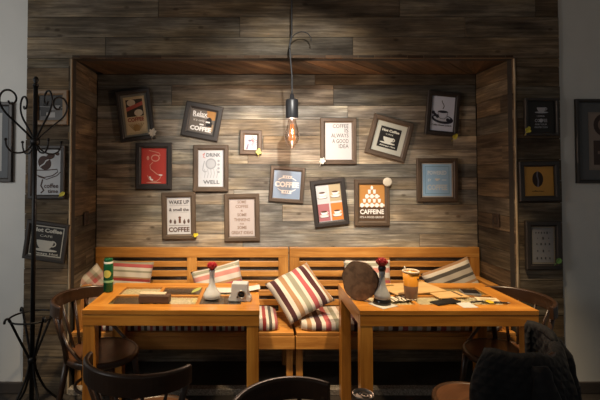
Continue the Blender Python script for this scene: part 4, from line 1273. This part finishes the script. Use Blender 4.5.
# ------------------------------------------------------------------ jacket on the chair's back
def quilt():
    m, nt, b = new_mat('black_quilted_cloth'); N, L = nt.nodes, nt.links
    b.inputs['Base Color'].default_value = (.009, .009, .0105, 1); b.inputs['Roughness'].default_value = .7; b.inputs['Specular IOR Level'].default_value = .2; b.inputs['Sheen Weight'].default_value = .04
    uv = N.new('ShaderNodeUVMap'); uv.uv_map = 'UVMap'; hs = []
    for sg in (1, -1):
        mp = N.new('ShaderNodeMapping'); mp.inputs['Rotation'].default_value = (0, 0, R(38 * sg)); L.new(uv.outputs[0], mp.inputs[0])
        wv = N.new('ShaderNodeTexWave'); wv.inputs['Scale'].default_value = 6.5; wv.inputs['Distortion'].default_value = .6; L.new(mp.outputs[0], wv.inputs['Vector'])
        hs.append(wv)
    mn = N.new('ShaderNodeMath'); mn.operation = 'MINIMUM'; L.new(hs[0].outputs['Fac'], mn.inputs[0]); L.new(hs[1].outputs['Fac'], mn.inputs[1])
    bp = N.new('ShaderNodeBump'); bp.inputs['Strength'].default_value = .4; bp.inputs['Distance'].default_value = .008
    L.new(mn.outputs[0], bp.inputs['Height']); L.new(bp.outputs[0], b.inputs['Normal'])
    return m


M_JACK = quilt()


def jacket():
    t = thing('jacket', 'black jacket draped over the back of the chair in front of the right table', 'jacket', (1.065, -.92, 0), (0, 0, R(37)))
    mb = MB(); nu, nv = 46, 40
    L_in, L_out, top = .16, .50, .035

    def fn(a, b):
        s = -1.06 + 2.12 * a; p = arc_pt(max(-1.0, min(1.0, s))); q = (arc_pt(min(s, .97) + .03) - arc_pt(max(s, -.97) - .03)).normalized()
        p = p + q * ((s - max(-1, min(1, s))) * .25)
        nn = Vector((q.y, -q.x, 0))                                   # outward, away from the seat
        l = b * (L_in + top + L_out)
        zt = .762 + .012 + .011 * math.sin(a * 9) + .006 * math.sin(a * 23) + .02 * max(0, s) ** 2
        fold = math.sin(s * 13 + 1) * .5 + math.sin(s * 27) * .3
        if l < L_in: off, z = -.022 - .006 * fold, zt - .012 - (L_in - l)
        elif l < L_in + top:
            f = (l - L_in) / top; off, z = -.022 + .05 * f, zt - .012 + .016 * math.sin(PI * f)
        else:
            d = l - L_in - top; off, z = .028 + .09 * d + .11 * d * fold * 1.3 + .02 * math.sin(d * 9), zt - .012 - d * (1 + .06 * math.sin(5 * s)); p = p + q * (.16 * d * s + .02 * math.sin(d * 14 + s * 3))
        return p + nn * off + Vector((0, 0, z))
    mb.grid(fn, nu, nv); o = obj('jacket_body', mb, M_JACK, t, recalc=False)
    md = o.modifiers.new('solid', 'SOLIDIFY'); md.thickness = .012; md.offset = 1
    # two sleeves hanging outside the back, and the collar bunched along the right-hand end
    e = arc_pt(.62)
    mb = MB(); mb.tube(smooth([(e.x - .03, e.y - .02, .765), (e.x - .01, e.y - .05, .70), (e.x, e.y - .065, .58), (e.x - .005, e.y - .09, .46), (e.x - .02, e.y - .105, .34)], 3), [.03 + .016 * math.sin(PI * k / 12) + .004 * math.sin(k * 2.3) for k in range(13)], 14); obj('sleeve', mb, M_JACK, t)
    e = arc_pt(-.5)
    mb = MB(); mb.tube(smooth([(e.x, e.y - .05, .75), (e.x - .02, e.y - .08, .64), (e.x - .015, e.y - .10, .50), (e.x + .02, e.y - .12, .36)], 4), [.028 + .02 * math.sin(PI * k / 12) + .004 * math.sin(k * 2.1) for k in range(13)], 14); obj('sleeve', mb, M_JACK, t)
    mb = MB(); pts = [arc_pt(.35 + .63 * k / 9) + Vector((0, 0, .772 + .012 * math.sin(PI * k / 9))) for k in range(10)]
    mb.tube(pts, [.006, .014, .019, .021, .020, .023, .022, .02, .017, .008], 12); obj('collar', mb, M_JACK, t)


jacket()

# ------------------------------------------------------------------ coat stand
def coat_stand():
    c = (-1.352, -.24, 0)
    t = thing('coat_stand', 'black wrought iron coat stand with scrolled hooks by the left wall', 'coat stand', c)
    mb = MB(); mb.tube([(0, 0, .05), (0, 0, 2.05)], .014, 14); obj('pole', mb, M_IRON, t)
    mb = MB(); mb.lathe([(0, 2.04), (.018, 2.04), (.018, 2.052), (.009, 2.06), (.016, 2.075), (.017, 2.085), (.010, 2.10), (0, 2.105)], 18); obj('finial', mb, M_IRON, t)
    mb = MB(); mb.lathe([(.014, 1.665), (.026, 1.668), (.03, 1.69), (.026, 1.712), (.014, 1.715)], 18); obj('hub', mb, M_IRON, t)
    for k in range(4):
        a = R(52 + 90 * k); ca, sa = math.cos(a), math.sin(a)

        def W_(r_, z): return (r_ * ca, r_ * sa, z)
        pts = [W_(.014, 1.70), W_(.055, 1.745), W_(.115, 1.80), W_(.175, 1.855), W_(.205, 1.905), W_(.207, 1.95), W_(.185, 1.985), W_(.15, 1.992), W_(.122, 1.972), W_(.115, 1.94), W_(.13, 1.915), W_(.152, 1.913), W_(.16, 1.93)]
        mb = MB(); mb.tube(smooth(pts), .0062, 8); obj('hook', mb, M_IRON, t)
        pts = [W_(.014, 1.675), W_(.04, 1.64), W_(.085, 1.618), W_(.135, 1.622), W_(.165, 1.655), W_(.172, 1.69)]
        mb = MB(); mb.tube(smooth(pts), .0055, 8); obj('lower_hook', mb, M_IRON, t)
        mb = MB(); mb.lathe([(0, -.010), (.007, -.007), (.010, 0), (.007, .007), (0, .010)], 12, c=W_(.172, 1.695)); obj('hook_ball', mb, M_IRON, t)
        pts = [W_(.165, .600), W_(.158, .622), W_(.14, .622), W_(.122, .585), W_(.085, .50), W_(.04, .40), W_(.017, .335), W_(.03, .25), W_(.085, .13), W_(.15, .05), W_(.19, .012)]
        mb = MB(); mb.tube(smooth(pts), .0075, 8); obj('leg', mb, M_IRON, t)
        mb = MB(); mb.lathe([(0, 0), (.012, 0), (.013, .006), (.009, .014), (0, .016)], 12, c=W_(.192, 0)); obj('foot', mb, M_IRON, t)
    mb = MB(); mb.tube([(.13 * math.cos(2 * PI * k / 40), .13 * math.sin(2 * PI * k / 40), .60) for k in range(41)], .006, 8, caps=False); obj('umbrella_ring', mb, M_IRON, t)
    mb = MB(); mb.lathe([(.014, .315), (.024, .32), (.026, .335), (.024, .35), (.014, .355)], 16); obj('collar', mb, M_IRON, t)


coat_stand()

# ------------------------------------------------------------------ pendant bulb
BX, BYY = onY(292, 120, -.09).x, -.09
zs = [onY(292, v, BYY).z for v in (99, 118, 149)]
t = thing('pendant_lamp', 'hanging vintage filament bulb on a black cord in front of the niche', 'pendant lamp', (BX, BYY, zs[2]))
zo = zs[2]; hz = zs[1] - zo; ht = zs[0] - zo; hk = onY(292, 42, BYY).z - zo
mb = MB(); mb.lathe([(.018, hz - .006), (.040, hz - .004), (.042, hz + .002), (.042, ht - .012), (.037, ht - .002), (.016, ht), (.014, ht + .03), (.0, ht + .03)], 26); obj('lamp_holder', mb, plain('black_bakelite', (.022, .022, .024), .4), t)
mb = MB(); mb.lathe([(.0, .0), (.006, .001), (.012, .008), (.024, .020), (.042, .045), (.0505, .075), (.049, .10), (.040, .14), (.029, .175), (.025, hz)], 30); obj('glass_bulb', mb, glass_thin('clear_bulb_glass', (1.0, .90, .84), .25, .75), t)
FIL = emit('glowing_filament', (1.0, .34, .09), 1.2)
mb = MB()
for k in range(5):
    a = 2 * PI * k / 5
    mb.tube([(.010 * math.cos(a), .010 * math.sin(a), .165), (.022 * math.cos(a + .3), .022 * math.sin(a + .3), .06), (.011 * math.cos(a + .6), .011 * math.sin(a + .6), .058)], .0026, 6)
obj('filament', mb, FIL, t)
mb = MB(); mb.lathe([(0, .05), (.004, .05), (.005, .10), (.006, .17), (.012, hz)], 12); obj('glass_stem', mb, glass_thin('stem_glass', (.95, .80, .72), .05), t)
mb = MB(); mb.tube(smooth([(0, 0, ht + .028), (.0, 0, ht + .15), (-.012, 0, hk - .08), (-.014, 0, hk - .02), (-.002, 0, hk + .045), (0, 0, hk + .12), (0, 0, H - zo - .02)]), .0055, 10); obj('cord', mb, plain('black_cord', (.018, .018, .019), .6), t)
mb = MB(); mb.tube(smooth([(-.014, -.004, hk - .05), (.002, -.004, hk + .03), (.05, -.004, hk + .065), (.10, -.004, hk + .06), (.125, -.004, hk + .03), (.13, -.004, hk + .005)]), .0032, 8); obj('hook', mb, M_IRON, t)
mb = MB(); mb.lathe([(.0, H - zo - .045), (.03, H - zo - .04), (.05, H - zo - .02), (.052, H - zo)], 24); obj('ceiling_rose', mb, plain('black_bakelite', (.022, .022, .024), .4), t)

# ------------------------------------------------------------------ near table (below the frame) carrying the open can
t = thing('pedestal_table', 'dark round pedestal table under the metal can, just below the bottom edge', 'table', (.43, -1.88, 0))
mb = MB(); mb.lathe([(0, .72), (.28, .72), (.305, .728), (.31, .74), (.305, .75), (0, .75)], 40); obj('tabletop', mb, W_CHAIR, t)
mb = MB(); mb.lathe([(.05, .025), (.032, .05), (.03, .4), (.032, .68), (.08, .72)], 20); obj('column', mb, M_IRON, t)
mb = MB(); mb.lathe([(0, 0), (.17, 0), (.175, .01), (.15, .022), (.05, .03), (0, .03)], 32); obj('foot', mb, M_IRON, t)
p = Vector((.322, -1.665, .7505))
t = thing('soda_can', 'metal drink can top with ring pull at the bottom edge of the photo', 'can', p, (0, 0, R(20)))
ALU = plain('brushed_aluminium', (.42, .36, .30), .33, metal=.9, noise=.08)
mb = MB(); mb.lathe([(0, .006), (.022, .004), (.026, 0), (.033, .012), (.033, .098), (.0295, .108), (.028, .112), (.028, .115)], 30); obj('can_body', mb, plain('brown_print', (.16, .09, .05), .35, metal=.5), t)
mb = MB(); mb.lathe([(.0275, .113), (.030, .116), (.0305, .119), (.0285, .1205), (.026, .118), (.0245, .113), (.02, .1135), (0, .1135)], 30); obj('can_lid', mb, ALU, t)
mb = MB(); mb.tube([(.003 + .008 * math.cos(2 * PI * k / 18), .010 * math.sin(2 * PI * k / 18) - .004, .1155) for k in range(19)], .0018, 6, caps=False); obj('ring_pull', mb, ALU, t)
mb = MB(); mb.lathe([(0, .1137), (.008, .1137), (.008, .1141), (0, .1141)], 16, c=(0, .013, 0)); obj('opening', mb, plain('black_plastic', (.012, .012, .012), .4), t)

# ------------------------------------------------------------------ light


def lamp(name, kind, loc, energy, col, **kw):
    d = bpy.data.lights.new(name, kind); d.energy = energy; d.color = col
    o = bpy.data.objects.new(name, d); COL.objects.link(o); o.location = loc
    for k, v in kw.items():
        if k == 'aim':
            o.rotation_euler = (Vector(v) - Vector(loc)).to_track_quat('-Z', 'Y').to_euler()
        else: setattr(d, k, v)
    return o


lamp('bulb_light', 'POINT', (BX, BYY, zo + .105), 31, (1, .90, .76), shadow_soft_size=.006)
lamp('ceiling_spot', 'SPOT', (-.42, -.85, 3.0), 340, (1, .75, .46), aim=(-.42, -.22, .75), spot_size=R(54), spot_blend=.9, shadow_soft_size=.05)
lamp('ceiling_spot', 'SPOT', (1.08, -.85, 3.0), 340, (1, .75, .46), aim=(1.08, -.22, .75), spot_size=R(54), spot_blend=.9, shadow_soft_size=.05)
lamp('ceiling_spot', 'SPOT', (.30, -2.0, 2.8), 370, (1, .955, .88), aim=(.28, .48, 1.42), spot_size=R(51), spot_blend=1.0, shadow_soft_size=.04)
lamp('left_fill_light', 'AREA', (-3.7, -2.6, 2.3), 12, (1.0, .98, .95), aim=(-1.9, 0, 1.7), size=1.3, spread=R(95))  # unseen soft fill added to brighten the left plaster wall
wd = bpy.data.worlds.new('world'); SC.world = wd; wd.use_nodes = True
wd.node_tree.nodes['Background'].inputs[0].default_value = (1.0, .955, .89, 1); wd.node_tree.nodes['Background'].inputs[1].default_value = .105

SC.view_settings.view_transform = 'Standard'; SC.view_settings.look = 'None'; SC.view_settings.gamma = 1.0; SC.view_settings.exposure = 0.15
SC.view_settings.use_curve_mapping = False
